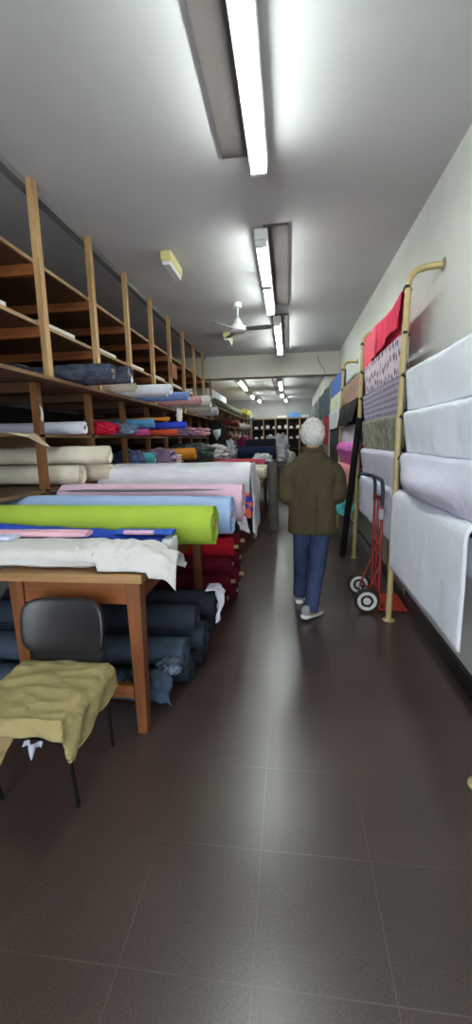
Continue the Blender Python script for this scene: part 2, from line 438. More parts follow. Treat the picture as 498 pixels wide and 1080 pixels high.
# ------------------------------------------------------------------ left shelving (near, up to the beam)
PY = [3.08 + .85*k for k in range(-1, 9)]
SX, SXL, SB = -1.78, -1.90, -2.90
T = thing('wooden_shelving', 'tall pine shelving filled with fabric along the left wall', 'shelving', (-2.3, 6, 0))
for k, y in enumerate(PY):
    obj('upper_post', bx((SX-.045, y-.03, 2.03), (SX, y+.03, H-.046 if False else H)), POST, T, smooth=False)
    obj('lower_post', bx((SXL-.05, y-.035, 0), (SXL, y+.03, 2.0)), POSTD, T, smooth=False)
YE = PY[-1] + .15
for z, xf in ((2.85, SX-.046), (2.42, SX-.046), (2.03, SX+.02), (1.61, SXL+.0), (1.18, SXL+.0)):
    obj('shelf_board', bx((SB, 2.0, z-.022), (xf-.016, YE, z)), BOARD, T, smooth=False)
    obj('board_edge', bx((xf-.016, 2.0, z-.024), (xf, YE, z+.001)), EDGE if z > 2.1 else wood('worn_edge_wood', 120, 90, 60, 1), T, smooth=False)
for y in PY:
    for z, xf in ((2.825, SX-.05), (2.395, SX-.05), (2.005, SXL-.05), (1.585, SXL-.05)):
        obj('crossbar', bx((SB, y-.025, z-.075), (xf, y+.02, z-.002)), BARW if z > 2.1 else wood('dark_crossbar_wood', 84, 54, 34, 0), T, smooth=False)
for y, y2 in zip(PY, PY[1:]):
    for z0, z1 in ((1.19, 1.53), (1.62, 1.93), (2.04, 2.34), (2.43, 2.76)):
        obj('back_panel', bx((SB-.03, y+.01, z0), (SB-.005, y2-.01, z1)), BACKP, T, smooth=False)
obj('notice_board', bx((SX+.001, 6.42, 2.5), (SX+.02, 6.72, 2.72)), wood('panel_wood', 140, 78, 40, 2), T, smooth=False)

# flat pale boards lying along the front of the upper shelves
PAPER = plain('pale_board', 206, 204, 198, .7)
for i, (y, z, L) in enumerate([(2.5, 2.42, .42), (3.35, 2.42, .5), (4.25, 2.42, .5), (5.1, 2.42, .5), (6.05, 2.42, .5), (7.0, 2.42, .55), (8.0, 2.42, .6)]):
    T = obj('cardboard_strip', bx((SX-.19, y-L/2, z+.001), (SX-.06, y+L/2, z+.035), Matrix.Rotation(random.uniform(-.04, .04), 3, 'Z')), PAPER, origin=(SX-.125, y, z), bevel=.004)
    tag(T, 'pale flat strip on the second-highest shelf, in the %s post gap from the front' % ['first', 'second', 'third', 'fourth', 'fifth', 'sixth', 'seventh'][i], 'cardboard strip', 'pale strips on the upper shelf')

# ------------------------------------------------------------------ rolls on the left shelving
GS = 'rolls on the left shelving'
navy = plain('dark_plastic_wrap', 66, 74, 92, .22, 0, .8, .5, .8, 14)
def shelf_roll(label, y, z, xe, r, mat, L=1.15, dy=0, **k):
    z += r*k.get('lump', .05)*.9
    return roll('fabric_roll', label, GS, (xe-L, y+dy, z+r*k.get('squash', 1)), (xe, y, z+r*k.get('squash', 1)), r, mat, **k)
DK = 2.031
shelf_roll('dark plastic-wrapped roll on the high deck, front one of the dark pair', 3.33, DK, -1.40, .062, navy, lump=.14)
shelf_roll('dark plastic-wrapped roll on the high deck, back one of the dark pair', 3.64, DK, -1.37, .072, navy, lump=.14)
WHF = fabric(222, 224, 234); OFF = fabric(208, 202, 190); CRM = fabric(226, 218, 196)
shelf_roll('white roll sticking out furthest on the high deck beside the dark pair', 4.5, DK, -1.25, .055, WHF)
shelf_roll('beige-grey roll on the high deck between dark pair and white roll', 4.16, DK, -1.52, .045, fabric(186, 178, 160))
shelf_roll('white roll with blue-grey tip on the high deck, in front of blue roll', 4.68, DK, -1.35, .045, fabric(200, 204, 216))
shelf_roll('blue roll on the high deck', 5.25, DK, -1.24, .055, fabric(112, 142, 196), lump=.12)
shelf_roll('dusty pink roll on the high deck behind the blue one', 6.0, DK, -1.24, .06, fabric(198, 150, 150), lump=.1)
shelf_roll('upright-looking white roll end on the high deck behind the pink roll', 6.35, DK, -1.17, .085, fabric(208, 210, 206))
shelf_roll('pale grey roll on the high deck near the last posts', 7.6, DK, -1.38, .08, fabric(188, 186, 178))
shelf_roll('pale lilac roll on the high deck at the last post', 8.7, DK, -1.45, .09, fabric(186, 182, 194))
# second row (z = 1.61)
shelf_roll('white roll lying alone on the shelf above the cream rolls', 3.52, 1.611, -1.77, .056, fabric(216, 218, 232), L=1.05)
M2 = 1.611
heap('red_cloth', 'crimson red cloth bundled on the shelf behind the white roll', 'cloth', None, (-1.98, 4.22, M2), .19, .19, .14, fabric(196, 28, 58), amp=.35)
heap('cloth_bundle', 'grey-blue cloth bundle between the crimson cloth and pink roll', 'cloth', None, (-1.93, 4.58, M2), .22, .12, .13, fabric(110, 124, 150), amp=.3)
shelf_roll('sky-blue roll on the shelf above a pink one', 5.02, 1.70, -1.63, .055, fabric(86, 150, 196))
shelf_roll('bright pink roll under the sky-blue roll', 5.02, M2, -1.70, .044, fabric(222, 96, 168))
shelf_roll('thin orange roll on top of the sky-blue roll', 5.25, 1.795, -1.5, .022, fabric(216, 140, 52), core=False)
shelf_roll('striped orange-red roll beneath the cobalt roll', 5.42, M2, -1.45, .04, fabric(206, 84, 50))
shelf_roll('cobalt blue roll on the second row beside the orange ones', 5.45, 1.695, -1.33, .045, fabric(52, 72, 196))
heap('cloth_bundle', 'mauve cloth bundle on the second row behind the cobalt roll', 'cloth', None, (-1.85, 6.85, M2), .38, .22, .13, fabric(176, 140, 168), amp=.3)
heap('cloth_bundle', 'rose cloth bundle on the second row by the last posts', 'cloth', None, (-1.85, 7.75, M2), .38, .22, .17, fabric(186, 136, 148), amp=.3)
heap('cloth_scrap', 'small white cloth scrap standing up on the cobalt roll', 'cloth', None, (-1.42, 5.45, 1.787), .035, .035, .17, fabric(228, 224, 212), amp=.4, fold=2)
# third row (z = 1.18)
LOW = 1.181
shelf_roll('cream roll on top of the other cream rolls, long rounded end', 3.5, 1.345, -1.56, .08, CRM, core=False, lump=.1, L=1.3)
shelf_roll('cream roll at the bottom front of the cream rolls', 3.36, LOW, -1.75, .083, CRM, core=False, lump=.1, L=1.1)
shelf_roll('cream roll at the bottom back of the cream rolls', 3.62, LOW, -1.6, .08, fabric(220, 210, 188), core=False, lump=.1, L=1.25)
shelf_roll('dark red roll deep on the lowest visible shelf', 4.3, LOW, -1.95, .06, fabric(96, 26, 44), L=.9)
shelf_roll('teal roll with its round end facing out on the lowest shelf', 5.22, 1.235, -1.72, .052+.03, fabric(84, 182, 190), L=1.0)
heap('cloth_bundle', 'slate-blue cloth bundle above the teal roll', 'cloth', None, (-1.98, 5.05, LOW), .18, .1, .26, fabric(92, 104, 146), amp=.3)
heap('cloth_bundle', 'lilac-grey crumpled cloth beside the teal roll', 'cloth', None, (-1.70, 5.44, LOW), .2, .12, .26, fabric(140, 118, 148), amp=.35)
heap('cloth_scrap', 'off-white crumpled scrap between lilac cloth and orange roll', 'cloth', None, (-1.78, 5.77, LOW), .27, .085, .2, fabric(204, 190, 170), amp=.4)
shelf_roll('orange-yellow roll on the lowest shelf', 6.05, 1.26, -1.36, .085, fabric(214, 140, 52), core=False)
heap('plastic_bundle', 'dark green-black bundle beside the orange-yellow roll', 'bundle', None, (-1.62, 6.87, LOW), .38, .24, .32, tweed_mat('dark_bundle', C(28, 40, 44), C(84, 96, 92), 14), amp=.2)
heap('cloth_bundle', 'pale crumpled cloth bundle behind the dark green-black bundle', 'cloth', None, (-1.55, 7.68, LOW), .42, .22, .28, fabric(190, 188, 186), amp=.35)
shelf_roll('brown roll on the lowest shelf by the last posts', 7.98, LOW, -1.5, .08, fabric(120, 84, 60))
# stray sheet hanging from the second row
T = obj('paper_sheet', sheet_bm(lambda u, v: (SXL+.03 + .12*v - .02*u, 2.62+.34*u, 1.615 - .085*v*(.3+u) + .004*math.sin(7*u)), 10, 8), fabric(196, 178, 150), origin=(SXL, 2.8, 1.6), solid=.004)
tag(T, 'beige sheet curling off the shelf edge below the white roll', 'sheet')
T = obj('paper_tag', sheet_bm(lambda u, v: (SXL+.006+.01*math.sin(3*v), 3.06+.03*u, 1.72+.11*v-.02*u), 4, 6), PAPER, origin=(SXL, 3.07, 1.75), solid=.003)
tag(T, 'small white paper tag stuck on the nearest lower post', 'paper tag')

# ------------------------------------------------------------------ lower far shelving (behind the beam) and end-wall shelving
T = thing('low_shelving', 'lower dark wooden shelving continuing along left wall beyond the beam', 'shelving', (-2.2, 14.6, 0))
for k in range(8):
    y = 10.16 + 1.31*k
    obj('post', bx((-1.85, y-.04, 0), (-1.79, y+.04, 2.345)), POSTD, T, smooth=False)
for z in (2.38, 1.95, 1.5, 1.05):
    obj('shelf_board', bx((-2.9, 10.1, z-.03), (-1.76, 19.4, z)), EDGE if z > 2.3 else BOARD, T, smooth=False)
obj('back_panel', bx((-2.93, 10.1, .1), (-2.905, 19.4, 2.3)), BACKP, T, smooth=False)
T = obj('white_slab', bx((-2.3, 10.12, 2.381), (-1.95, 13.4, 2.86)), plain('white_panel_board', 206, 210, 218, .6), origin=(-2.1, 12, 2.38), bevel=.03); tag(T, 'long white slab standing on top of the low shelving beyond the beam', 'panel')
roll('fabric_roll', 'olive-grey roll lying along the top front edge of the low shelving', None, (-1.78, 10.2, 2.47), (-1.72, 15.0, 2.47), .085, fabric(128, 128, 104), core=False)
heap('cloth_bundle', 'yellow bundle on top of low shelving past the olive-grey roll', 'cloth', None, (-1.68, 16.4, 2.381), .24, .7, .3, fabric(214, 208, 120))
heap('cloth_bundle', 'pale grey bundle on top of low shelving after the yellow bundle', 'cloth', None, (-1.7, 18.3, 2.381), .24, .7, .2, fabric(196, 196, 192))
cols = [(120, 60, 50), (176, 170, 166), (96, 70, 56), (150, 120, 100), (60, 70, 100), (140, 60, 70), (190, 186, 180), (110, 84, 60)]
nm = ['rust', 'grey-white', 'brown', 'tan', 'dark blue', 'wine', 'pale', 'ochre-brown']
rows_ = [(1.051, 'bottom'), (1.501, 'middle'), (1.951, 'upper')]
for ri, (z, rn) in enumerate(rows_):
    for k in range(7):
        y = 10.5 + 1.32*k; i = (k*3 + ri*5) % 8
        roll('fabric_roll', '%s roll in the %s row of the low shelving, gap %s beyond the beam' % (nm[i], rn, ['one', 'two', 'three', 'four', 'five', 'six', 'seven'][k]), 'rolls in the far low shelving',
             (-2.85, y, z+.1), (-1.66+.05*((k*7) % 3), y+.1, z+.1), .1, fabric(*cols[i]), core=False)
T = thing('end_shelving', 'dark shelving with small white goods across the end wall', 'shelving', (-.4, 19.9, 0))
for k in range(6):
    x = -1.7 + .55*k
    obj('post', bx((x-.025, 19.58, 0), (x+.025, 19.64, 2.5)), POST, T, smooth=False)
for z in (2.5, 2.02, 1.55, 1.1):
    obj('shelf_board', bx((-1.75, 19.58, z-.03), (1.06, 20.1, z)), EDGE if z > 2.3 else BOARD, T, smooth=False)
obj('back_panel', bx((-1.75, 20.11, .05), (1.06, 20.15, 2.46)), plain('dark_back_panel', 40, 32, 36, .8), T, smooth=False)
for zi, z in enumerate((2.021, 1.551)):
    for k in range(9):
        x = -1.5 + .27*k + .03*(k % 2)
        T = obj('white_box', bx((x-.07, 19.62, z), (x+.07, 19.9, z+.1+.03*(k % 3))), plain('white_carton', 214, 214, 220, .6), origin=(x, 19.76, z), bevel=.01)
        tag(T, 'small white carton on the %s shelf of the end-wall shelving, %s from left' % (('upper', 'lower')[zi], ['first', 'second', 'third', 'fourth', 'fifth', 'sixth', 'seventh', 'eighth', 'ninth'][k]), 'carton', 'white cartons on the end shelving')
T = obj('blue_box', bx((.02, 19.65, 2.501), (.55, 20.0, 2.72)), plain('blue_carton', 76, 140, 200, .5), origin=(.3, 19.8, 2.5), bevel=.01); tag(T, 'blue box on top of the end-wall shelving', 'box')
for x, l in ((-.3, 'left of'), (.8, 'right of')):
    T = obj('white_box', bx((x-.22, 19.65, 2.501), (x+.22, 19.95, 2.6)), plain('white_carton', 214, 214, 220, .6), origin=(x, 19.8, 2.5), bevel=.01); tag(T, 'flat white carton on top of the end-wall shelving, %s the blue box' % l, 'carton')

# ------------------------------------------------------------------ cutting tables
TH = .89
def table(label, x0, x1, y0, y1, mats=(TTOP, TAPR, TLEG), stretch=True, inset=.02):
    tt, ta, tl = mats
    T = thing('cutting_table', label, 'table', ((x0+x1)/2, (y0+y1)/2, 0), None)
    obj('tabletop', bx((x0, y0, TH-.045), (x1, y1, TH)), tt, T, smooth=False, bevel=.004)
    lx0, lx1 = x0+.03 if x0 > -1.6 else x0+.55, x1-.02
    lx0 = x0 + .06
    for x in (lx0, lx1-.075):
        for y in (y0+inset, y1-.1):
            b = B(); v = []
            for z, s in ((TH-.046, .0), (0, .012)):
                v.append([b.verts.new(p) for p in ((x+s, y+s, z), (x+.078-s, y+s, z), (x+.078-s, y+.078-s, z), (x+s, y+.078-s, z))])
            b.faces.new(v[0]); b.faces.new(v[1][::-1])
            for k in range(4): b.faces.new((v[0][k], v[0][(k+1) % 4], v[1][(k+1) % 4], v[1][k]))
            obj('leg', b, tl, T, smooth=False, bevel=.004)
    for y in (y0+inset+.015, y1-.08): obj('apron', bx((lx0+.078, y, TH-.165), (lx1-.075, y+.03, TH-.046)), ta, T, smooth=False)
    for x in (lx0+.02, lx1-.05): obj('apron', bx((x, y0+inset+.078, TH-.165), (x+.03, y1-.1, TH-.046)), wood('side_apron_wood', 120, 68, 34, 1), T, smooth=False)
    if stretch:
        for y in (y0+.04,): obj('stretcher', bx((lx0+.078, y, .20), (lx1-.075, y+.035, .27)), ta, T, smooth=False)
    return T
table('orange-brown wooden cutting table in front, behind the black chair', -1.50, -.715, 1.87, 3.42)
table('dark wooden cutting table under the big plastic-wrapped white bolt', -1.75, -.55, 3.5, 5.6, (TTOP, TDRK, TDRK), False, .52)
table('wooden table carrying the long cream bolt further down the aisle', -1.7, -.42, 6.3, 8.6, (wood('pale_table_wood', 150, 138, 116, 0), TDRK, TDRK), False)
table('farthest table, carrying navy and white bundles', -1.6, -.3, 9.3, 12.4, (TTOP, TDRK, TDRK), False)

# --- things lying on the tables
GT = 'rolls lying across the cutting tables'
LIME = fabric(160, 186, 66, var=.07, wr=.25)
roll('fabric_roll', 'thick lime-green fabric roll lying across the front table', GT, (-2.0, 2.52, TH+.127), (-.455, 2.50, TH+.122), .125, LIME, lump=.03, seed=3)
LBL = fabric(160, 186, 226, var=.05)
roll('fabric_roll', 'pale blue fabric roll lying behind the lime-green roll', GT, (-2.0, 2.84, TH+.14), (-.385, 2.80, TH+.132), .135, LBL, lump=.03, seed=8)
PNK = fabric(222, 186, 204, var=.05)
roll('fabric_roll', 'pale pink fabric roll lying between pale blue roll and white bolt', GT, (-1.82, 3.18, TH+.17), (-.345, 3.15, TH+.165), .15, PNK, lump=.05, seed=12)
T = obj('fabric_piece', heap_bm((-1.15, 2.99, TH+.275), .62, .04, .018, 4, .3), fabric(122, 116, 124), origin=(-1.15, 2.99, TH+.27)); tag(T, 'thin grey-mauve fabric strip between the pale blue and pink rolls', 'cloth')
T = obj('floral_cloth', heap_bm((-.345, 3.335, TH+.01), .05, .04, .2, 7, .3), print_mat('floral_print', C(226, 104, 60), C(60, 60, 160), 13, .42), origin=(-.345, 3.335, TH)); tag(T, 'orange and blue patterned cloth end beside the pink roll', 'cloth')
# wrapped white bolt
PLW = NT('clear_plastic_over_white'); t_ = PLW.noise(9, 5, .6, stretch=(.5, 1.2, 1.6))
rp_ = PLW.ramp(t_.outputs['Fac'], [(.3, C(206, 206, 214)), (.7, C(230, 230, 236))]); PLW.l(rp_.outputs['Color'], PLW.b.inputs['Base Color'])
PLW.bump(t_.outputs['Fac'], .5, .03); PLW.set(rough=.28, spec=.5); PLW = PLW.m
def bolt_bm(x0, x1, y0, y1, z0, z1, seed=0, n=4.0, lump=.02):
    b = B(); rings = []; nl = 26; sg = 40; cy = (y0+y1)/2; cz = (z0+z1)/2; a_ = (y1-y0)/2; c_ = (z1-z0)/2
    for i in range(nl+1):
        x = x0+(x1-x0)*i/nl; e = .93 if i in (0, nl) else 1; ring = []
        for k in range(sg):
            t = 2*PI*k/sg; cs, sn = math.cos(t), math.sin(t)
            w = 1+lump*nz(cs*2+seed, sn*2, x*5)+lump*.5*nz(cs*5+seed, sn*5, x*12)
            ring.append(b.verts.new((x+.01*nz(cs*3, sn*3, seed), cy+a_*e*w*math.copysign(abs(cs)**(2/n), cs), cz+c_*e*w*math.copysign(abs(sn)**(2/n), sn))))
        rings.append(ring)
    for A, Q in zip(rings, rings[1:]):
        for k in range(sg): b.faces.new((A[k], A[(k+1) % sg], Q[(k+1) % sg], Q[k]))
    b.faces.new(rings[0][::-1]); b.faces.new(rings[-1]); return b
T = thing('wrapped_bolt', 'large white bolt wrapped in shiny clear plastic across the dark table', 'fabric roll', (-1.0, 3.85, TH), GT)
obj('bolt', bolt_bm(-1.72, -.335, 3.56, 4.14, TH+.005, 1.33, 2, 3.6, .03), PLW, T)
def wrap(u, v):
    # loose plastic hanging off the bolt's aisle end
    y = 3.42+.62*u; z = 1.32-.62*v*(.78+.3*math.sin(u*2.7+.4))
    return (-.325+.035*math.sin(v*2.4)+.022*nz(y*7, z*5, 2)+.02*math.sin(u*9)*v, y+.03*nz(z*4, 3, u), z)
obj('plastic_wrap', sheet_bm(wrap, 22, 26), PLW, T, solid=.004)
T = obj('white_tissue', sheet_bm(lambda u, v: (-.40+.05*u+.035*v+.015*nz(u*4, v*4, 1), 3.12+.2*u, .93-.13*v*(.6+.6*u)), 10, 10), fabric(226, 224, 228), origin=(-.38, 3.2, .9), solid=.004); tag(T, 'torn white tissue hanging below the ends of the blue and pink rolls', 'tissue')

# front of the first table: printed white cloth, blue and pink pieces
PRW = NT('white_print_cloth')
v_ = PRW.noise(34, 4, .7); v2_ = PRW.noise(5, 3); mm_ = PRW.n('ShaderNodeMath', operation='MULTIPLY'); PRW.l(v_.outputs['Fac'], mm_.inputs[0]); PRW.l(v2_.outputs['Fac'], mm_.inputs[1])
r_ = PRW.ramp(mm_.outputs[0], [(.34, C(208, 206, 202)), (.42, C(198, 194, 190)), (.5, C(180, 168, 162))]); PRW.l(r_.outputs['Color'], PRW.b.inputs['Base Color'])
w_ = PRW.noise(9, 5, .6, stretch=(1, 1, 1)); PRW.bump(w_.outputs['Fac'], .6, .03); PRW.set(rough=.85, spec=.2); PRW = PRW.m
T = thing('white_cloth_bolt', 'crumpled white printed cloth bolt along the front edge of the table', 'cloth', (-1.1, 2.06, TH))
obj('bolt', bolt_bm(-1.9, -.98, 1.90, 2.2, TH+.003, TH+.125, 5, 2.6, .12), PRW, T)
def loose(u, v):
    # unrolled end: lies over the bolt and hangs over the table's right corner
    x = -1.08+.52*u; y = 1.895+.36*v
    base = TH+.135*math.sin(min(1, .12+v*1.05)*PI)**.6
    over = max(0, x+.73)
    z = base-over*(1.0-.55*v)*.55-max(0, .12-v)*.55*(1 if x > -.95 else .3)
    z += .03*nz(x*9, y*9, 3)+.016*nz(x*20, y*17, 7)
    if x < -.69: z = max(z, TH+.012)
    return (x+.02*nz(y*8, 2, x*6)-over*.12*v, y+.02*nz(x*8, y*3, 9), z)
obj('loose_end', sheet_bm(loose, 46, 34), PRW, T, solid=.005)
def slab(label, name, x0, x1, y0, y1, z, h, mat, seed, tilt=0.0, cat='cloth'):
    b = bolt_bm(x0, x1, y0, y1, z, z+h, seed, 3.0, .16)
    for vv in b.verts: vv.co.z = z+(vv.co.z-z)*(1+tilt*(vv.co.x-x0))
    return tag(obj(name, b, mat, origin=((x0+x1)/2, (y0+y1)/2, z)), label, cat)
ROY = fabric(40, 76, 176)
slab('royal blue folded fabric along the foot of the lime-green roll', 'folded_fabric', -1.95, -.72, 2.23, 2.385, TH+.002, .175, ROY, 3, -.34)
slab('royal blue roll end poking out by the lime-green roll, pale lining showing', 'folded_fabric', -1.0, -.66, 2.235, 2.33, TH+.115, .025, fabric(58, 96, 190), 8)
slab('pale pink folded fabric in front of the blue fabric', 'folded_fabric', -1.9, -1.12, 2.12, 2.225, TH+.126, .03, fabric(232, 182, 198), 6)
slab('narrow pink strip on the blue fabric near its right end', 'folded_fabric', -.93, -.76, 2.2, 2.25, TH+.125, .022, fabric(226, 184, 214), 11)
slab('pale blue-white fold at the left above the white printed cloth', 'folded_fabric', -1.95, -1.5, 2.02, 2.12, TH+.128, .022, fabric(206, 214, 238), 12)
slab('white coiled end of the royal blue fabric beside the lime-green roll', 'folded_fabric', -.715, -.655, 2.2, 2.36, TH+.002, .095, fabric(224, 226, 224), 14)

# --- denim rolls under the first table
DEN = fabric(44, 52, 64, var=.2, wr=.6); DEN2 = fabric(62, 74, 90, var=.2, wr=.6); DEN3 = fabric(34, 39, 48, var=.18, wr=.45)
GD = 'denim rolls under the front table'
dr = [(2.20, .095, -.72, .095, DEN2, 'front bottom denim roll under the front table, frayed end'), (2.42, .1, -.62, .1, DEN, 'second bottom denim roll under the front table'),
      (2.64, .1, -.58, .1, DEN3, 'third bottom denim roll under the front table'), (2.86, .1, -.62, .1, DEN3, 'fourth bottom denim roll, at the rear under the front table'),
      (2.30, .262, -.62, .092, DEN2, 'lighter blue denim roll in the middle layer, nearest the table leg'), (2.52, .272, -.54, .1, DEN, 'denim roll in the middle layer with the longest overhang'), (2.75, .275, -.52, .1, DEN3, 'dark denim roll in the middle layer at the rear'),
      (2.44, .425, -.58, .085, DEN, 'front roll of the top layer of denim'), (2.64, .442, -.49, .09, DEN3, 'rear roll of the top layer of denim, under the white scrap')]
for y, z, xe, r, m, l in dr:
    roll('denim_roll', l, GD, (-1.88 if y < 2.35 else -2.0, y, z), (xe, y, z), r, m, lump=.09, core=False, squash=.93)
T = obj('denim_flap', sheet_bm(lambda u, v: (-.93+.25*u+.02*math.sin(6*v)+.04*v*u, 2.085-.03*v+.03*nz(u*5, v*5, 1), .26-(.10+.1*u)*v+.02*nz(u*6, v*6, 4)), 16, 14), DEN2, origin=(-.85, 2.1, 0), solid=.006); tag(T, 'loose light denim flap hanging off the front roll beside the table leg', 'cloth')
T = obj('denim_flap', heap_bm((-.70, 2.17, .2), .07, .07, .08, 3, .4), tweed_mat('denim_fray', C(40, 48, 62), C(120, 134, 150), 40), origin=(-.7, 2.17, .2)); tag(T, 'frayed denim bunch at the end of the front roll', 'cloth')
def scrap(u, v):
    y = 2.585+.15*u; f = .014*math.sin(u*11+v*4)+.03*nz(u*3, v*4, 2)
    w_ = 1-.35*v*v
    y = 2.66+(y-2.66)*w_+.02*math.sin(v*5)
    if v < .2: return (-.55+.3*v, y, .552-.9*(y-2.65)**2)
    q = (v-.2)/.8
    return (-.478+.02*math.sin(q*3)+f, y, .545-.20*q*(.8+.35*math.sin(u*4+1)))
T = obj('white_scrap', sheet_bm(scrap, 24, 24), WHF, origin=(-.47, 2.68, .3), solid=.006); tag(T, 'white cloth scrap hanging from the end of the top denim roll', 'cloth')
# --- red rolls between the tables
GR = 'red rolls stacked behind the denim'
RED = fabric(170, 16, 34); MAR = fabric(104, 14, 34); MAR2 = fabric(84, 12, 30)
for y, z, xe, r, m, l in [(3.62, .09, -.56, .09, MAR2, 'bottom maroon roll of the red stack behind the denim'), (3.60, .265, -.52, .088, MAR, 'second maroon roll up in the red stack'), (3.58, .435, -.50, .085, MAR, 'third maroon roll up in the red stack'),
                          (3.55, .60, -.48, .085, RED, 'bright red roll on top of the red stack under the dark table'), (3.84, .09, -.5, .09, MAR2, 'rear bottom maroon roll beside the aisle'), (3.82, .265, -.47, .088, MAR, 'rear second maroon roll with a pale core near the aisle'), (3.80, .435, -.46, .085, MAR2, 'rear third maroon roll near the aisle'), (3.78, .60, -.45, .08, MAR, 'rear top maroon roll under the dark table')]:
    roll('red_roll', l, GR, (-1.6, y, z), (xe, y, z), r, m, lump=.06, core_out=.008+.03*(z in (.265, .60)), core_r=.02, core_mat=plain('pale_core', 176, 138, 102, .8))

# --- far table goods
roll('fabric_roll', 'long cream bolt lying across the third table', None, (-1.65, 6.75, TH+.1), (-.38, 6.75, TH+.1), .1, fabric(206, 200, 182), squash=.9)
slab('grey-brown folded fabric on the near edge of the third table', 'folded_fabric', -1.6, -.48, 6.32, 6.6, TH+.002, .05, fabric(122, 112, 100), 4)
roll('fabric_roll', 'second cream bolt behind the long cream bolt', None, (-1.6, 7.05, TH+.12), (-.36, 7.05, TH+.12), .11, fabric(196, 192, 178))
roll('fabric_roll', 'muted red bolt lying across the third table', None, (-1.35, 7.55, TH+.16), (-.42, 7.55, TH+.16), .15, fabric(176, 74, 84))
T = obj('grey_cloth', roll_bm((-.25, 7.05, .005), (-.27, 7.02, 1.14), .085, 1, .12, 5), fabric(110, 107, 104), origin=(-.25, 7.03, 0)); tag(T, 'grey cloth roll standing upright at the aisle end of the third table', 'cloth')
heap('cloth_bundle', 'dark charcoal bundle hanging behind the grey cloth on the third table', 'cloth', None, (-.5, 7.82, TH+.001), .14, .22, .24, fabric(70, 68, 74), amp=.35)
heap('cloth_bundle', 'white plastic bundle at the aisle end of the third table', 'cloth', None, (-.52, 8.32, TH+.001), .2, .2, .36, fabric(206, 206, 212), amp=.4)
roll('fabric_roll', 'navy roll lying across the farthest table', None, (-1.15, 9.6, TH+.36), (-.28, 9.6, TH+.36), .14, fabric(34, 42, 74))
roll('fabric_roll', 'brown roll under the navy roll on the farthest table', None, (-1.2, 9.55, TH+.11), (-.3, 9.55, TH+.11), .11, fabric(96, 84, 76))
roll('fabric_roll', 'black roll behind the navy roll on the farthest table', None, (-1.0, 10.0, TH+.5), (-.3, 10.0, TH+.5), .16, fabric(30, 32, 36))
roll('fabric_roll', 'grey roll beneath the black roll on the farthest table', None, (-1.1, 10.0, TH+.16), (-.25, 10.0, TH+.16), .16, fabric(120, 116, 116))
heap('cloth_bundle', 'big white cloth heap at the aisle end of the farthest table', 'cloth', None, (-.3, 10.8, TH+.001), .28, .42, .75, fabric(214, 214, 218), amp=.35)
heap('cloth_bundle', 'white heap on the floor beyond the farthest table', 'cloth', None, (-.05, 12.7, 0), .32, .5, 1.15, fabric(208, 208, 206), amp=.3)
heap('cloth_bundle', 'magenta bundle on the farthest table behind the black roll', 'cloth', None, (-1.15, 11.2, TH+.001), .2, .3, .72, fabric(150, 40, 90), amp=.3)
heap('cloth_bundle', 'white bundle on the farthest table at the shelving side', 'cloth', None, (-1.42, 9.9, TH+.001), .16, .25, .62, fabric(196, 200, 214), amp=.4)
# dark garment with white front hanging at the end of the near shelving
T = thing('hanging_garment', 'black garment with white front hanging on the last shelving post', 'garment', (-1.55, 9.2, 1.3))
b = B()
def gar(u, v):
    a = 2*PI*u; w = .19*(.55+.5*min(1, v*3))*(1+.1*nz(math.cos(a)*2, v*4, 1)); return (-1.55+w*math.cos(a), 9.2+.1*math.sin(a)*(1+.2*nz(math.cos(a)*3, v*5, 2)), 1.98-.7*v)
g_ = sheet_bm(gar, 30, 18); bmesh.ops.remove_doubles(g_, verts=g_.verts, dist=.0005); bmesh.ops.holes_fill(g_, edges=g_.edges, sides=60)
obj('coat', g_, fabric(26, 26, 28), T)
b = B(); vs = [b.verts.new(p) for p in ((-1.64, 9.085, 1.76), (-1.46, 9.085, 1.78), (-1.47, 9.075, 1.66), (-1.55, 9.075, 1.54), (-1.62, 9.075, 1.66))]; b.faces.new(vs)
obj('shirt_front', b, WHF, T, solid=.01)
heap('cloth_bundle', 'dark bundle on the shelf under the hanging black garment', 'cloth', None, (-1.6, 9.05, 1.181), .25, .25, .08, fabric(40, 34, 34), amp=.3)

# ------------------------------------------------------------------ right-hand rack
BX = .90
PYR = [1.72, 3.45, 5.35, 7.2, 9.05, 10.9, 12.75, 14.6, 16.4, 18.2]
ZB = [2.62, 2.30, 1.99, 1.68, 1.36, 1.04]
T = thing('fabric_rack', 'gold-painted pipe rack along the right wall holding hanging fabrics', 'rack', (.9, 9, 0))
for i, y in enumerate(PYR):
    top = 2.74
    path = [(.84, y, .012), (.845, y, .6), (.855, y, 1.4), (.87, y, 2.2), (.88, y, 2.55)]
    arc = [(.88+.09*(1-math.cos(a)), y, 2.63+.11*math.sin(a)) for a in [PI/2*k/7 for k in range(8)]]
    pl = obj('pole', sweep(B(), path+arc+[(1.0, y-.03, 2.742), (XW-.001, y-.1, 2.725)], .0245, 14), GOLD, T)
    obj('floor_flange', lathe(B(), [(.05, 0), (.05, .006), (.03, .012), (.023, .02)], (.84, y, .001), 20), GOLD, pl)
    obj('wall_flange', lathe(B(), [(.045, 0), (.045, .006), (.03, .012)], (XW-.001, y-.1, 2.725), 18, axis=(-1, 0, 0)), plain('aged_brass', 120, 110, 86, .5, .4), pl)
    for z in ZB:
        if i < 2 and z > 2.2 and not (i == 1): continue
        pb = B()
        for sd in ((1,) if (i == 1 and z > 2.2) else (-1, 1)):
            sweep(pb, bez([(.862, y+sd*.028, z+.02), (.868, y+sd*.034, z-.008), (BX, y+sd*.04, z-.018), (BX+.02, y+sd*.04, z-.004)], 5), .006, 8)
        box(pb, (.85, y-.034, z-.008), (.882, y+.034, z+.008))
        obj('hook', pb, BLK, pl)
obj('joint', lathe(B(), [(.024, 0), (.025, .02), (.024, .04)], (.872, 3.45, 2.33), 16), GOLD, T)
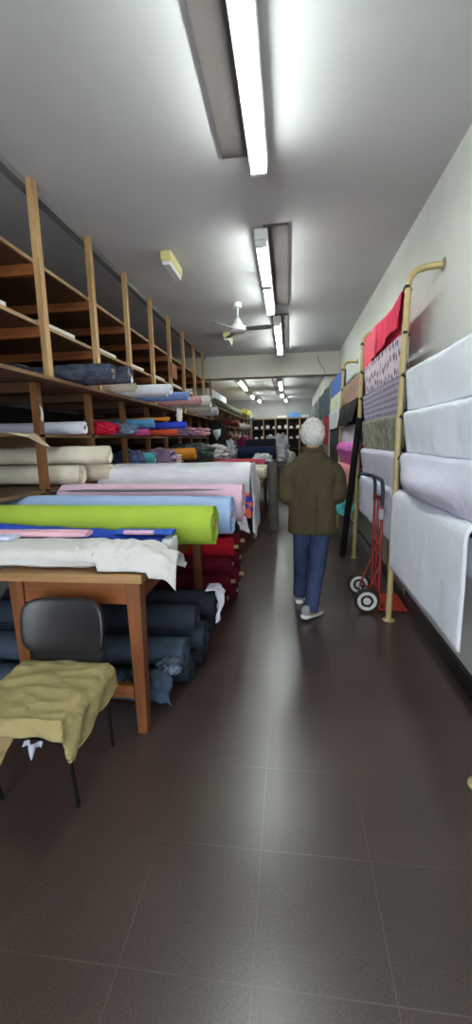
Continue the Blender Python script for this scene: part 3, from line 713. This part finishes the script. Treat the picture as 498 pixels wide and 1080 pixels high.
for i, (a, e) in enumerate(zip(PYR, PYR[1:])):
    for z in (ZB[2:] if i == 0 else ZB[1:] if i == 2 else ZB):
        obj('rail', sweep(B(), [(BX, a+.03, z), (BX, e-.03, z)], .012, 10), BLK, T)
GN = 'white fabrics in the nearest rack bay'; GB = 'fabrics in the second rack bay'; GC = 'fabrics in the third rack bay'; GF = 'fabrics in the far rack bays'
WB = fabric(236, 239, 248, var=.03, wr=.6); WB2 = fabric(232, 235, 246, var=.03, wr=.6); LAV = fabric(218, 216, 234, var=.04, wr=.6); VIO = fabric(186, 180, 202, var=.05)
NB = [(1.86, 3.37)]
drape('topmost white fabric in the nearest bay of the pipe rack', GN, 1.78, 3.37, BX, 1.99, .03, 1.722, WB, amp=.022, freq=4, out=-.03)
drape('second white fabric from the top in the nearest bay', GN, 1.78, 3.36, BX, 1.68, .035, 1.41, WB2, amp=.022, freq=4, out=-.035)
def swag(s, q):   # belly of loose cloth
    e = math.sin(PI*min(1, max(0, (1-s)*1.15)))
    return (.11*e*math.sin(PI*q)**.8, .03*e*(1-q))
drape('third white fabric in the nearest bay, sagging in a swag', GN, 1.78, 3.38, BX, 1.36, .045, 1.108, LAV, amp=.02, freq=3, sag=swag, out=-.035)
drape('lowest white fabric in the nearest bay, thick roll reaching almost to the floor', GN, 2.03, 3.48, BX-.01, 1.05, .055, .47, WB, amp=.012, freq=3, solid=.012)
# second bay
RD = fabric(226, 62, 92, var=.05)
drape('bright red fabric flung over the top rail of the second bay', GB, 3.62, 4.55, BX, 2.62, .03, 2.37, RD, amp=.03, freq=7, hem=lambda s: .05*math.sin(s*5), topf=lambda s: -.03*math.sin(s*PI))
drape('paler red fabric beside the bright red one on the top rail', GB, 4.56, 5.17, BX, 2.62, .03, 2.33, fabric(226, 92, 110), amp=.03, freq=7, hem=lambda s: -.03*s)
drape('white fabric with dark flower print in the second bay', GB, 3.55, 5.17, BX, 2.30, .03, 2.022, print_mat('flower_print', C(222, 204, 216), C(92, 68, 100), 15, .26, (1, .55, 1)), amp=.02, freq=5, out=-.03)
drape('purple lace fabric under the flower print', GB, 3.58, 5.17, BX, 1.99, .03, 1.717, lace_mat('purple_lace', C(172, 162, 180), C(122, 110, 140)), amp=.02, out=-.03)
drape('grey-green tweed fabric in the second bay', GB, 3.6, 5.17, BX, 1.68, .035, 1.408, tweed_mat('tweed', C(104, 104, 92), C(168, 164, 148)), amp=.018, out=-.035)
drape('lilac-white fabric under the tweed', GB, 3.54, 5.17, BX, 1.36, .045, 1.09, LAV, amp=.016, out=-.045)
drape('lowest white fabric in the second bay, behind the hand truck', GB, 3.55, 5.17, BX, 1.04, .045, .66, fabric(214, 218, 234), amp=.014)
drape('olive-grey cloth hanging lowest behind the hand truck', GB, 3.52, 4.2, 1.0, .82, .02, .2, fabric(122, 114, 92), amp=.012)
# third bay
drape('tan brown fabric on the upper rail of the third bay', GC, 5.42, 7.1, BX, 2.30, .03, 2.045, fabric(170, 138, 122), amp=.02, out=-.03)
drape('black fabric in the third bay with a ragged hem', GC, 5.45, 7.12, BX, 1.99, .05, 1.71, fabric(20, 20, 24), amp=.03, freq=8, out=.05, hem=lambda s: .03*math.sin(s*11))
drape('white fabric under the black one in the third bay', GC, 5.42, 7.1, BX, 1.68, .04, 1.40, fabric(212, 212, 226), amp=.015, out=-.03)
drape('magenta pink thick fabric in the third bay', GC, 5.5, 7.15, BX, 1.36, .10, 1.16, fabric(222, 112, 196), amp=.03, out=-.07, solid=.012)
drape('salmon pink fabric under the magenta one', GC, 5.5, 7.18, BX-.02, 1.04, .10, .74, fabric(230, 150, 150), amp=.03, solid=.012)
drape('cream yellow cloth hanging low in the third bay', GC, 5.42, 5.95, BX+.02, .80, .04, .5, fabric(224, 210, 160), amp=.03)
drape('white cloth hanging low behind the leaning black roll', GC, 6.0, 7.0, BX+.02, .72, .05, .46, fabric(222, 222, 206), amp=.03)
roll('fabric_roll', 'cyan fabric roll low in the third bay near the leaning black roll', None, (.73, 5.5, .64), (.69, 6.75, .50), .12, fabric(108, 208, 218), lump=.08)
T = obj('cyan_cloth', sheet_bm(lambda u, v: (.60-.03*math.sin(v*2)+.02*nz(u*4, v*3, 2), 5.75+.95*u, .60-.02*u-.42*v*(.4+.6*u)), 14, 14), fabric(120, 210, 218), origin=(.7, 6.2, .3), solid=.008); tag(T, 'loose cyan cloth hanging off the cyan roll', 'cloth')
# far bays
fb = [(7.27, 8.97, 2.62, 2.32, (70, 104, 172), 'cobalt blue fabric on the top rail of the fourth bay'), (7.27, 9.0, 2.30, 2.0, (214, 218, 196), 'pale greenish-cream fabric in the fourth bay'),
      (7.3, 9.0, 1.99, 1.70, (212, 214, 222), 'white puffy fabric in the fourth bay'), (7.3, 9.0, 1.68, 1.39, (44, 54, 70), 'dark slate fabric in the fourth bay'), (7.3, 9.0, 1.36, .8, (36, 36, 40), 'charcoal fabric in the fourth bay'),
      (9.15, 10.85, 2.62, 2.02, (112, 132, 156), 'long grey-blue fabric in the fifth bay'), (9.15, 10.85, 1.99, 1.69, (208, 64, 84), 'red fabric in the fifth bay'), (9.15, 10.85, 1.68, 1.38, (190, 52, 74), 'deeper red fabric in the fifth bay'), (9.15, 10.85, 1.36, 1.05, (140, 138, 140), 'mid grey fabric in the fifth bay'), (9.15, 10.85, 1.04, .6, (222, 222, 222), 'white fabric low in the fifth bay'),
      (10.97, 12.7, 2.62, 2.02, (92, 112, 132), 'long slate-blue fabric in the sixth bay'), (10.97, 12.7, 1.99, 1.73, (190, 150, 70), 'ochre fabric in the sixth bay'), (10.97, 12.7, 1.68, 1.05, (186, 200, 204), 'pale blue-grey fabric in the sixth bay'),
      (12.8, 14.5, 2.62, 2.1, (70, 84, 96), 'dark teal-grey fabric in the seventh bay'), (12.8, 14.5, 1.99, 1.4, (150, 160, 164), 'silver grey fabric in the seventh bay'),
      (14.7, 16.3, 2.62, 2.0, (110, 124, 140), 'blue-grey fabric in the eighth bay'), (14.7, 16.3, 1.99, 1.2, (60, 64, 74), 'dark grey fabric in the eighth bay'), (16.5, 18.1, 2.62, 1.9, (88, 100, 112), 'steel grey fabric in the last bay')]
for a, e, z, zf, c, l in fb: drape(l, GF, a, e, BX, z, .06 if 'puffy' in l else .035, zf, fabric(*c), amp=.025, ny=24)
# leaning black roll
roll('leaning_roll', 'long black roll leaning against the pole of the pipe rack', None, (.68, 5.27, .035), (.845, 5.25, 1.76), .040, fabric(16, 16, 18), lump=.06, core=False)

# ------------------------------------------------------------------ hand truck
RP = plain('red_paint', 140, 38, 32, .42, 0, .5, .25, .1, 20); NV = plain('navy_grip', 30, 34, 54, .5)
T = thing('hand_truck', 'red two-wheeled hand truck standing by the gold pole', 'hand truck', (.78, 3.82, 0))
HX = .80
for y in (3.66, 3.98):
    obj('side_rail', sweep(B(), [(HX, y, .03), (HX, y, .95)], .013, 12), RP, T)
hp = bez([(HX, 3.66, .95), (HX, 3.66, 1.08), (HX-.005, 3.68, 1.155), (HX-.01, 3.76, 1.175), (HX-.02, 3.9, 1.18), (HX-.05, 3.99, 1.185), (HX-.13, 4.02, 1.2)], 7)
obj('handle', sweep(B(), hp, .0165, 12), NV, T)
obj('handle_upright', sweep(B(), bez([(HX, 3.98, .95), (HX, 3.98, 1.1), (HX-.02, 3.96, 1.178)], 6), .0155, 12), NV, T)
for z in (1.0, .55, .16):
    obj('crossbar', bx((HX-.008, 3.66, z-.02), (HX+.008, 3.98, z+.02)), RP, T, smooth=False)
obj('center_strap', sweep(B(), [(HX, 3.82, .16), (HX, 3.82, 1.0)], .011, 8), RP, T)
obj('latch', bx((HX-.03, 3.635, .83), (HX+.01, 3.65, .92)), plain('steel', 170, 172, 174, .35, .8), T, bevel=.004)
b = B(); box(b, (HX, 3.62, .012), (HX+.24, 4.02, .022)); box(b, (HX-.004, 3.62, .012), (HX+.008, 4.02, .16))
obj('toe_plate', b, plain('orange_red_plate', 172, 56, 36, .4, 0, .5, .2, .1, 20), T, smooth=False)
for y in (3.66, 3.98):
    obj('axle_bracket', sweep(B(), [(HX, y, .42), (HX-.11, y, .13)], .009, 8), RP, T)
    obj('axle_bracket', sweep(B(), [(HX, y, .1), (HX-.11, y, .115)], .009, 8), RP, T)
obj('axle', sweep(B(), [(.685, 3.57, .112), (.685, 4.06, .112)], .010, 10), plain('steel', 170, 172, 174, .35, .8), T)
for y in (3.60, 4.03):
    w = obj('tyre', lathe(B(), [(.072, -.024), (.1, -.026), (.111, -.012), (.111, .012), (.1, .026), (.072, .024)], (.685, y, .112), 32, axis=(0, 1, 0)), plain('black_rubber', 30, 29, 29, .8), T)
    obj('rim', lathe(B(), [(.02, -.034), (.03, -.034), (.034, -.024), (.05, -.022), (.064, -.028), (.084, -.028), (.084, .028), (.064, .028), (.05, .022), (.034, .024), (.03, .034), (.02, .034)], (.685, y, .112), 28, axis=(0, 1, 0)), plain('white_rim', 206, 204, 198, .45), w)
    pb = B()
    for k in range(5):
        a = 2*PI*k/5; lathe(pb, [(.008, 0), (.008, .014)], (.685+.05*math.cos(a), y-.034, .112+.05*math.sin(a)), 8, axis=(0, 1, 0))
    obj('wheel_holes', pb, BLK, w)

# ------------------------------------------------------------------ chair with cloth
T = thing('chair', 'black vinyl chair pulled up to the front table, cloth over its seat', 'chair', (-1.07, 1.55, 0))
VIN = plain('black_vinyl', 26, 26, 30, .3, 0, .6, .1, .15, 8)
def cushion(x0, x1, y0, y1, z0, z1, n=5.0):
    b = B(); nu, nv = 36, 16
    rows = []
    cx, cy, cz = (x0+x1)/2, (y0+y1)/2, (z0+z1)/2; sx, sy, sz = (x1-x0)/2, (y1-y0)/2, (z1-z0)/2
    for j in range(nv+1):
        ph = PI*j/nv-PI/2; row = []
        for i in range(nu):
            th = 2*PI*i/nu; f = lambda v, e: math.copysign(abs(v)**e, v)
            row.append(b.verts.new((cx+sx*f(math.cos(ph), .35)*f(math.cos(th), .3), cy+sy*f(math.cos(ph), .35)*f(math.sin(th), .3), cz+sz*f(math.sin(ph), .6))))
        rows.append(row)
    for A, Q in zip(rows, rows[1:]):
        for k in range(nu): b.faces.new((A[k], A[(k+1) % nu], Q[(k+1) % nu], Q[k]))
    bmesh.ops.remove_doubles(b, verts=b.verts, dist=1e-5); return b
obj('seat', cushion(-1.28, -.87, 1.33, 1.75, .40, .46), VIN, T)
bk = cushion(-1.285, -.865, 1.765, 1.805, .53, .80)
for v in bk.verts: v.co.y += .03*(((v.co.x+1.08)/.2)**2-1)*-1+.10*(v.co.z-.66)-.04
obj('backrest', bk, VIN, T)
bk = cushion(-1.26, -.895, 1.76, 1.785, .46, .60)
obj('lower_back', bk, plain('black_vinyl_dull', 20, 20, 23, .5, 0, .4, .1, .15, 8), T)
for x in (-1.255, -.895):
    obj('leg', sweep(B(), [(x*.995-.003, 1.44, .0), (x, 1.40, .405)], .0085, 8), BLK, T)
    obj('leg', sweep(B(), [(x, 1.80, .0), (x, 1.765, .42), (x, 1.785, .62)], .0085, 8), BLK, T)
obj('seat_frame', bx((-1.26, 1.36, .375), (-.89, 1.73, .402)), BLK, T, smooth=False)
KH = fabric(158, 144, 98, var=.10, wr=.9)
def khaki(u, v):
    X0, X1, Y0, Y1 = -1.30, -.86, 1.32, 1.76; zt = .475
    x = -1.46+.78*u; y = 1.27+.495*v
    z = zt+.010*nz(x*5, y*8, 1)+.014*(1-abs(nz(x*4+y*7, y*9-x*3, 4))*2.2)+.004*nz(x*16, y*20, 6)
    def edge(val, lim, sgn):
        d = (val-lim)*sgn
        return max(0, d)
    dx = edge(x, X1, 1) or -edge(x, X0, -1); dy = edge(y, Y1, 1) or -edge(y, Y0, -1)
    hx, hy = abs(dx), abs(dy)
    if hx or hy:
        h = min(max(hx, hy)+.25*min(hx, hy), .135+.02*nz(x*9, y*9, 2)); k = h/(h+.02)
        z = zt-h*(.95+.25*nz(x*5, y*5, 8))
        fl = .018+.02*nz((x+y)*11, z*3, 2)
        if hx: x = (X1 if dx > 0 else X0)+math.copysign(min(hx, fl+.1*hx), dx)
        if hy: y = (Y1 if dy > 0 else Y0)+math.copysign(min(hy, fl+.1*hy), dy)
    return (x, y, z)
T2 = obj('seat_cloth', sheet_bm(khaki, 60, 50), KH, origin=(-1.07, 1.55, .475), solid=.006); tag(T2, 'wrinkled khaki cloth draped over the chair seat', 'cloth')
T2 = obj('cloth_scrap', sheet_bm(lambda u, v: (-1.235+.1*u*(1-.75*v)+.01*math.sin(v*5), 1.40+.03*u+.02*nz(u*3, v*4, 1), .385-.17*v-.03*u*v), 10, 12), fabric(150, 128, 88), origin=(-1.26, 1.45, .3), solid=.005); tag(T2, 'khaki scrap hanging beneath the chair seat at the far left', 'cloth')
T2 = obj('lace_scrap', sheet_bm(lambda u, v: (-1.03+.075*u-.01*v, 1.335+.012*math.sin(u*9), .385-.025*v-.05*v*max(0, 1-abs(u-.55)*6)), 24, 8), fabric(176, 178, 190), origin=(-1.0, 1.335, .37), solid=.004); tag(T2, 'bit of white lace hanging below the front edge of chair seat', 'cloth')

# ------------------------------------------------------------------ the man walking away
SK = plain('skin', 196, 152, 130, .55, 0, .4)
def ellrings(bm, rings, seg=32, n=2.4):
    R_ = []
    for (cx, cy, z, rx, ry) in rings:
        R_.append([bm.verts.new((cx+rx*math.copysign(abs(math.cos(2*PI*k/seg))**(2/n), math.cos(2*PI*k/seg)), cy+ry*math.copysign(abs(math.sin(2*PI*k/seg))**(2/n), math.sin(2*PI*k/seg)), z)) for k in range(seg)])
    for A, Q in zip(R_, R_[1:]):
        for k in range(seg): bm.faces.new((A[k], A[(k+1) % seg], Q[(k+1) % seg], Q[k]))
    bm.faces.new(R_[0][::-1]); bm.faces.new(R_[-1]); return bm
def sph(bm, c, r, sx=1, sy=1, sz=1, rot=None):
    d = bmesh.ops.create_uvsphere(bm, u_segments=20, v_segments=14, radius=r)
    for v in d['verts']:
        v.co = Vector((v.co.x*sx, v.co.y*sy, v.co.z*sz))
        if rot: v.co = rot @ v.co
        v.co += Vector(c)
    return d['verts']
def fuse(o, vox, smooth_it=6, fac=.5):
    m = o.modifiers.new('fuse', 'REMESH'); m.mode = 'VOXEL'; m.voxel_size = vox; m.use_smooth_shade = True
    s = o.modifiers.new('smooth', 'SMOOTH'); s.iterations = smooth_it; s.factor = fac
PX, PYc = .2, 3.58
T = thing('person', 'white-haired person in olive jacket and blue jeans walking away down the aisle', 'person', (PX, PYc, 0))
b = B()
ellrings(b, [(PX, PYc, .80, .165, .115), (PX, PYc, .92, .16, .115), (PX, PYc, 1.05, .15, .105), (PX, PYc, 1.2, .15, .1), (PX, PYc, 1.30, .14, .085), (PX, PYc, 1.37, .09, .065), (PX, PYc+.005, 1.42, .06, .06)])
sweep(b, [(PX, PYc, 1.36), (PX, PYc+.015, 1.44), (PX, PYc+.03, 1.5)], [.062, .056, .056], 16)
HC = Vector((PX, PYc+.035, 1.565))
sph(b, HC+Vector((0, -.005, .01)), .1, .76, .96, 1.08)
sph(b, HC+Vector((0, .03, -.05)), .07, .85, .95, 1.0)                       # jaw
sweep(b, [HC+Vector((0, .09, .015)), HC+Vector((0, .115, -.02)), HC+Vector((0, .105, -.028))], [.009, .015, .012], 10)   # nose
for s in (-1, 1):
    sph(b, HC+Vector((s*.078, -.002, -.008)), .03, .35, .65, 1.0)           # ears
    sh = (PX+s*.14, PYc, 1.285); el = (PX+s*.198, PYc+.005, 1.075); wr = (PX+s*.15, PYc+.22, 1.02)
    sweep(b, bez([sh, (PX+s*.18, PYc-.005, 1.2), el], 4), [.048, .048, .048, .047, .046, .045, .044, .043, .042], 14)
    sweep(b, bez([el, (PX+s*.2, PYc+.1, 1.03), wr], 4), [.040, .040, .040, .039, .038, .036, .034, .031, .028], 14)
    # palm, fingers, thumb: relaxed, curled forwards and inwards
    pc = Vector(wr)+Vector((-s*.03, .045, 0)); sweep(b, [Vector(wr), Vector(wr)+Vector((-s*.015, .03, 0)), pc, pc+Vector((-s*.018, .03, -.003))], [.026, .03, .034, .03], 12, sx=.62, sy=1.15)
    for k, L in enumerate((.072, .08, .074, .058)):
        o_ = pc+Vector((-s*.018, .032, .028-.0185*k))
        sweep(b, [o_-Vector((0, .02, 0)), o_, o_+Vector((-s*.022, L*.42, -.004)), o_+Vector((-s*.05, L*.55, -.01)), o_+Vector((-s*.066, L*.42, -.014))], [.0092, .009, .0085, .008, .0068], 8)
    o_ = pc+Vector((-s*.012, -.02, .028))
    sweep(b, [o_, o_+Vector((-s*.024, .012, .026)), o_+Vector((-s*.044, .032, .03)), o_+Vector((-s*.056, .05, .024))], [.013, .011, .0098, .008], 8)
hipR, kneeR, ankR = (PX+.075, PYc-.01, .85), (PX+.05, PYc-.05, .46), (PX-.015, PYc-.16, .11)
hipL, kneeL, ankL = (PX-.075, PYc+.01, .85), (PX-.085, PYc+.12, .47), (PX-.095, PYc+.22, .115)
for hp_, kn, an in ((hipR, kneeR, ankR), (hipL, kneeL, ankL)):
    sweep(b, [hp_, tuple((Vector(hp_)+Vector(kn))/2), kn, tuple((Vector(kn)*.6+Vector(an)*.4)), an], [.083, .072, .054, .05, .036], 16)
footR = ((PX-.055, PYc-.2), (PX+.075, PYc-.015)); footL = ((PX-.1, PYc+.20), (PX-.12, PYc+.43))
for (hx, hy), (tx, ty) in (footR, footL):
    sweep(b, [(hx, hy, .05), (hx*.5+tx*.5, hy*.5+ty*.5, .045), (tx*.9+hx*.1, ty*.9+hy*.1, .032)], [.034, .036, .024], 12)
body = obj('body', b, SK, T); fuse(body, .0065, 5)
# face
for s in (-1, 1):
    d = B(); sph(d, HC+Vector((s*.031, .078, .018)), .0125); e = obj('eye', d, plain('eye_white', 232, 230, 226, .2), T)
    d = B(); sph(d, HC+Vector((s*.031, .0885, .018)), .0045); obj('iris', d, plain('iris', 62, 58, 60, .2), e)
d = B(); sweep(d, [HC+Vector((-.024, .088, -.062)), HC+Vector((0, .1, -.06)), HC+Vector((.024, .088, -.062))], [.004, .006, .004], 8); obj('mouth', d, plain('lips', 164, 104, 96, .5), T)
# hair: cap over skull, open at face
d = B(); nu, nv = 56, 34; g = []
for j in range(nv+1):
    row = []
    for i in range(nu):
        th = 2*PI*i/nu; back = .5-.5*math.sin(th)                 # 1 at the nape side (-Y), 0 at the face
        low = math.radians(28)*(1-back)+math.radians(-58)*back*1.0
        low = math.radians(22)+(math.radians(-66)-math.radians(22))*min(1, max(0, back*1.5-.12))
        ph = PI/2+(low-PI/2)*j/nv
        dv = Vector((math.cos(ph)*math.cos(th), math.cos(ph)*math.sin(th), math.sin(ph)))
        r_ = .111+.009*nz(dv.x*6, dv.y*6, dv.z*6)+.005*nz(dv.x*17, dv.y*17, dv.z*8)
        if j == nv: r_ -= .012
        row.append(d.verts.new(HC+Vector((dv.x*r_*.87, dv.y*r_*.99-.006, dv.z*r_*1.08+.012))))
    g.append(row)
for A, Q in zip(g, g[1:]):
    for k in range(nu): d.faces.new((A[k], A[(k+1) % nu], Q[(k+1) % nu], Q[k]))
bmesh.ops.remove_doubles(d, verts=d.verts, dist=1e-5)
HN = NT('white_hair'); ht = HN.noise(60, 4, .7, stretch=(1, 1, .25)); hr = HN.ramp(ht.outputs['Fac'], [(.3, C(168, 164, 156)), (.7, C(224, 222, 216))]); HN.l(hr.outputs['Color'], HN.b.inputs['Base Color']); HN.bump(ht.outputs['Fac'], .7, .01); HN.set(rough=.7)
hair = obj('hair', d, HN.m, T, solid=.012)
# jacket
JK = NT('olive_jacket'); jt = JK.noise(5, 5, .6, stretch=(1.2, 1.2, .6)); jr = JK.ramp(jt.outputs['Fac'], [(.3, C(58, 51, 34)), (.7, C(80, 70, 48))]); JK.l(jr.outputs['Color'], JK.b.inputs['Base Color'])
jb = JK.noise(16, 4, .6, stretch=(1.6, 1.6, .5)); JK.bump(jb.outputs['Fac'], .6, .02); JK.set(rough=.85, spec=.2); JK = JK.m
b = B()
ellrings(b, [(PX, PYc, .735, .208, .16), (PX, PYc, .80, .206, .158), (PX, PYc, .95, .198, .148), (PX, PYc-.005, 1.1, .198, .142), (PX, PYc-.01, 1.22, .21, .142), (PX, PYc-.01, 1.30, .205, .13), (PX, PYc-.005, 1.355, .165, .11), (PX, PYc, 1.40, .11, .09), (PX, PYc+.005, 1.435, .08, .075)], n=2.6)
for s in (-1, 1):
    sh = (PX+s*.125, PYc-.005, 1.305); el = (PX+s*.204, PYc-.012, 1.065); sph(b, el, .088); wr = (PX+s*.155, PYc+.2, 1.02)
    fnr = lambda i, a: 1+.04*math.sin(i*1.9+a)
    sweep(b, bez([sh, (PX+s*.188, PYc-.01, 1.2), el], 5), [.06, .082, .092, .095, .094, .092, .090, .088, .087, .086, .084], 18, fn=fnr)
    sweep(b, bez([el, (PX+s*.205, PYc+.1, 1.03), wr], 5), [.084, .082, .08, .077, .074, .071, .068, .064, .06, .057, .055], 18, fn=fnr)
jk = obj('jacket', b, JK, T); fuse(jk, .009, 6)
obj('collar', sweep(B(), bez([(PX+.075*math.cos(a), PYc+.002+.068*math.sin(a), 1.445+.012*math.sin(a)) for a in [PI*(-1.5+.1)+i*(2*PI-.5)/9 for i in range(10)]], 4), .02, 10, sx=1, sy=1.3), JK, T)
jd = B(); sweep(jd, bez([(PX+.03, PYc-.155, .75), (PX+.03, PYc-.15, .9), (PX+.028, PYc-.147, 1.1)], 6), .0035, 6); obj('back_seam', jd, fabric(56, 50, 34), T)
# jeans
JN = NT('blue_jeans'); jt = JN.noise(6, 5, .6, stretch=(1, 1, .5)); jr = JN.ramp(jt.outputs['Fac'], [(.3, C(40, 50, 78)), (.7, C(68, 81, 114))]); JN.l(jr.outputs['Color'], JN.b.inputs['Base Color'])
jb = JN.noise(14, 4, .6, stretch=(.6, .6, 1.6)); JN.bump(jb.outputs['Fac'], .7, .02); JN.set(rough=.85, spec=.2); JN = JN.m
b = B(); ellrings(b, [(PX, PYc, .76, .15, .12), (PX, PYc, .86, .165, .125), (PX, PYc, .95, .16, .118)])
for hp_, kn, an in ((hipR, kneeR, ankR), (hipL, kneeL, ankL)):
    an = Vector(an)-Vector((0, 0, .045)); kn = Vector(kn); hp_ = Vector(hp_)
    sweep(b, [hp_+Vector((0, 0, .03)), hp_*.75+kn*.25, hp_*.5+kn*.5, kn, kn*.66+an*.34, kn*.33+an*.67, an], [.094, .09, .084, .072, .068, .064, .066], 20, fn=lambda i, a: 1+.035*math.sin(i*2.7+2*a))
jn = obj('jeans', b, JN, T); fuse(jn, .009, 4)
# shoes
SH = fabric(150, 150, 152); SO = plain('white_sole', 226, 224, 220, .5)
for (hx, hy), (tx, ty), lift in ((footR[0], footR[1], .16), (footL[0], footL[1], .0)):
    d_ = Vector((tx-hx, ty-hy, 0)).normalized(); n_ = Vector((-d_.y, d_.x, 0)); L = .285; o_ = Vector((hx, hy, 0))-d_*.04
    def ring(bm, s, w, z0, z1, pw=3.0, seg=18):
        c = o_+d_*(s*L); cz = (z0+z1)/2; hz = (z1-z0)/2; out = []
        for k in range(seg):
            a = 2*PI*k/seg; cs, sn = math.cos(a), math.sin(a)
            out.append(bm.verts.new(c+n_*(w*math.copysign(abs(cs)**(2/pw), cs))+Vector((0, 0, cz+hz*math.copysign(abs(sn)**(2/pw), sn)+lift*max(0, .62-s)*L*1.0+.0))))
        return out
    def loft(rs):
        bm = B(); rr = [ring(bm, *q) for q in rs]
        for A, Q in zip(rr, rr[1:]):
            for k in range(18): bm.faces.new((A[k], A[(k+1) % 18], Q[(k+1) % 18], Q[k]))
        bm.faces.new(rr[0]); bm.faces.new(rr[-1]); return bm
    s_ = obj('shoe', loft([(.02, .022, .03, .085), (.06, .034, .028, .105), (.2, .038, .028, .118), (.34, .038, .028, .112), (.5, .044, .028, .088), (.7, .048, .028, .07), (.88, .042, .028, .058), (.97, .02, .03, .045)]), SH, T)
    obj('sole', loft([(0, .024, .002, .034), (.04, .038, .0, .038), (.25, .041, .0, .036), (.5, .045, .0, .03), (.75, .051, .0, .03), (.92, .042, .002, .034), (1.0, .02, .008, .034)]), SO, s_)

# ------------------------------------------------------------------ light
W = bpy.data.worlds.new('daylight'); S.world = W; W.use_nodes = True
bg = W.node_tree.nodes['Background']; bg.inputs['Color'].default_value = (.86, .93, 1.0, 1); bg.inputs['Strength'].default_value = 3.2
pd = bpy.data.lights.new('shopfront_portal', 'AREA'); pd.shape = 'RECTANGLE'; pd.size = 3.2; pd.size_y = 2.75
po = bpy.data.objects.new('shopfront_portal', pd); COL.objects.link(po); po.location = (-.875, YF-.15, 1.375)
po.rotation_euler = (math.radians(90), 0, 0); pd.cycles.is_portal = True

S.view_settings.view_transform = 'Standard'
try: S.view_settings.look = 'None'
except Exception: pass
S.view_settings.gamma = 1; S.view_settings.use_curve_mapping = False; S.view_settings.exposure = 1.15
S.cycles.use_denoising = True; S.cycles.denoiser = 'OPENIMAGEDENOISE'; S.cycles.denoising_input_passes = 'RGB_ALBEDO_NORMAL'; S.cycles.denoising_prefilter = 'ACCURATE'
S.cycles.max_bounces = 8; S.cycles.diffuse_bounces = 5; S.cycles.sample_clamp_indirect = 6
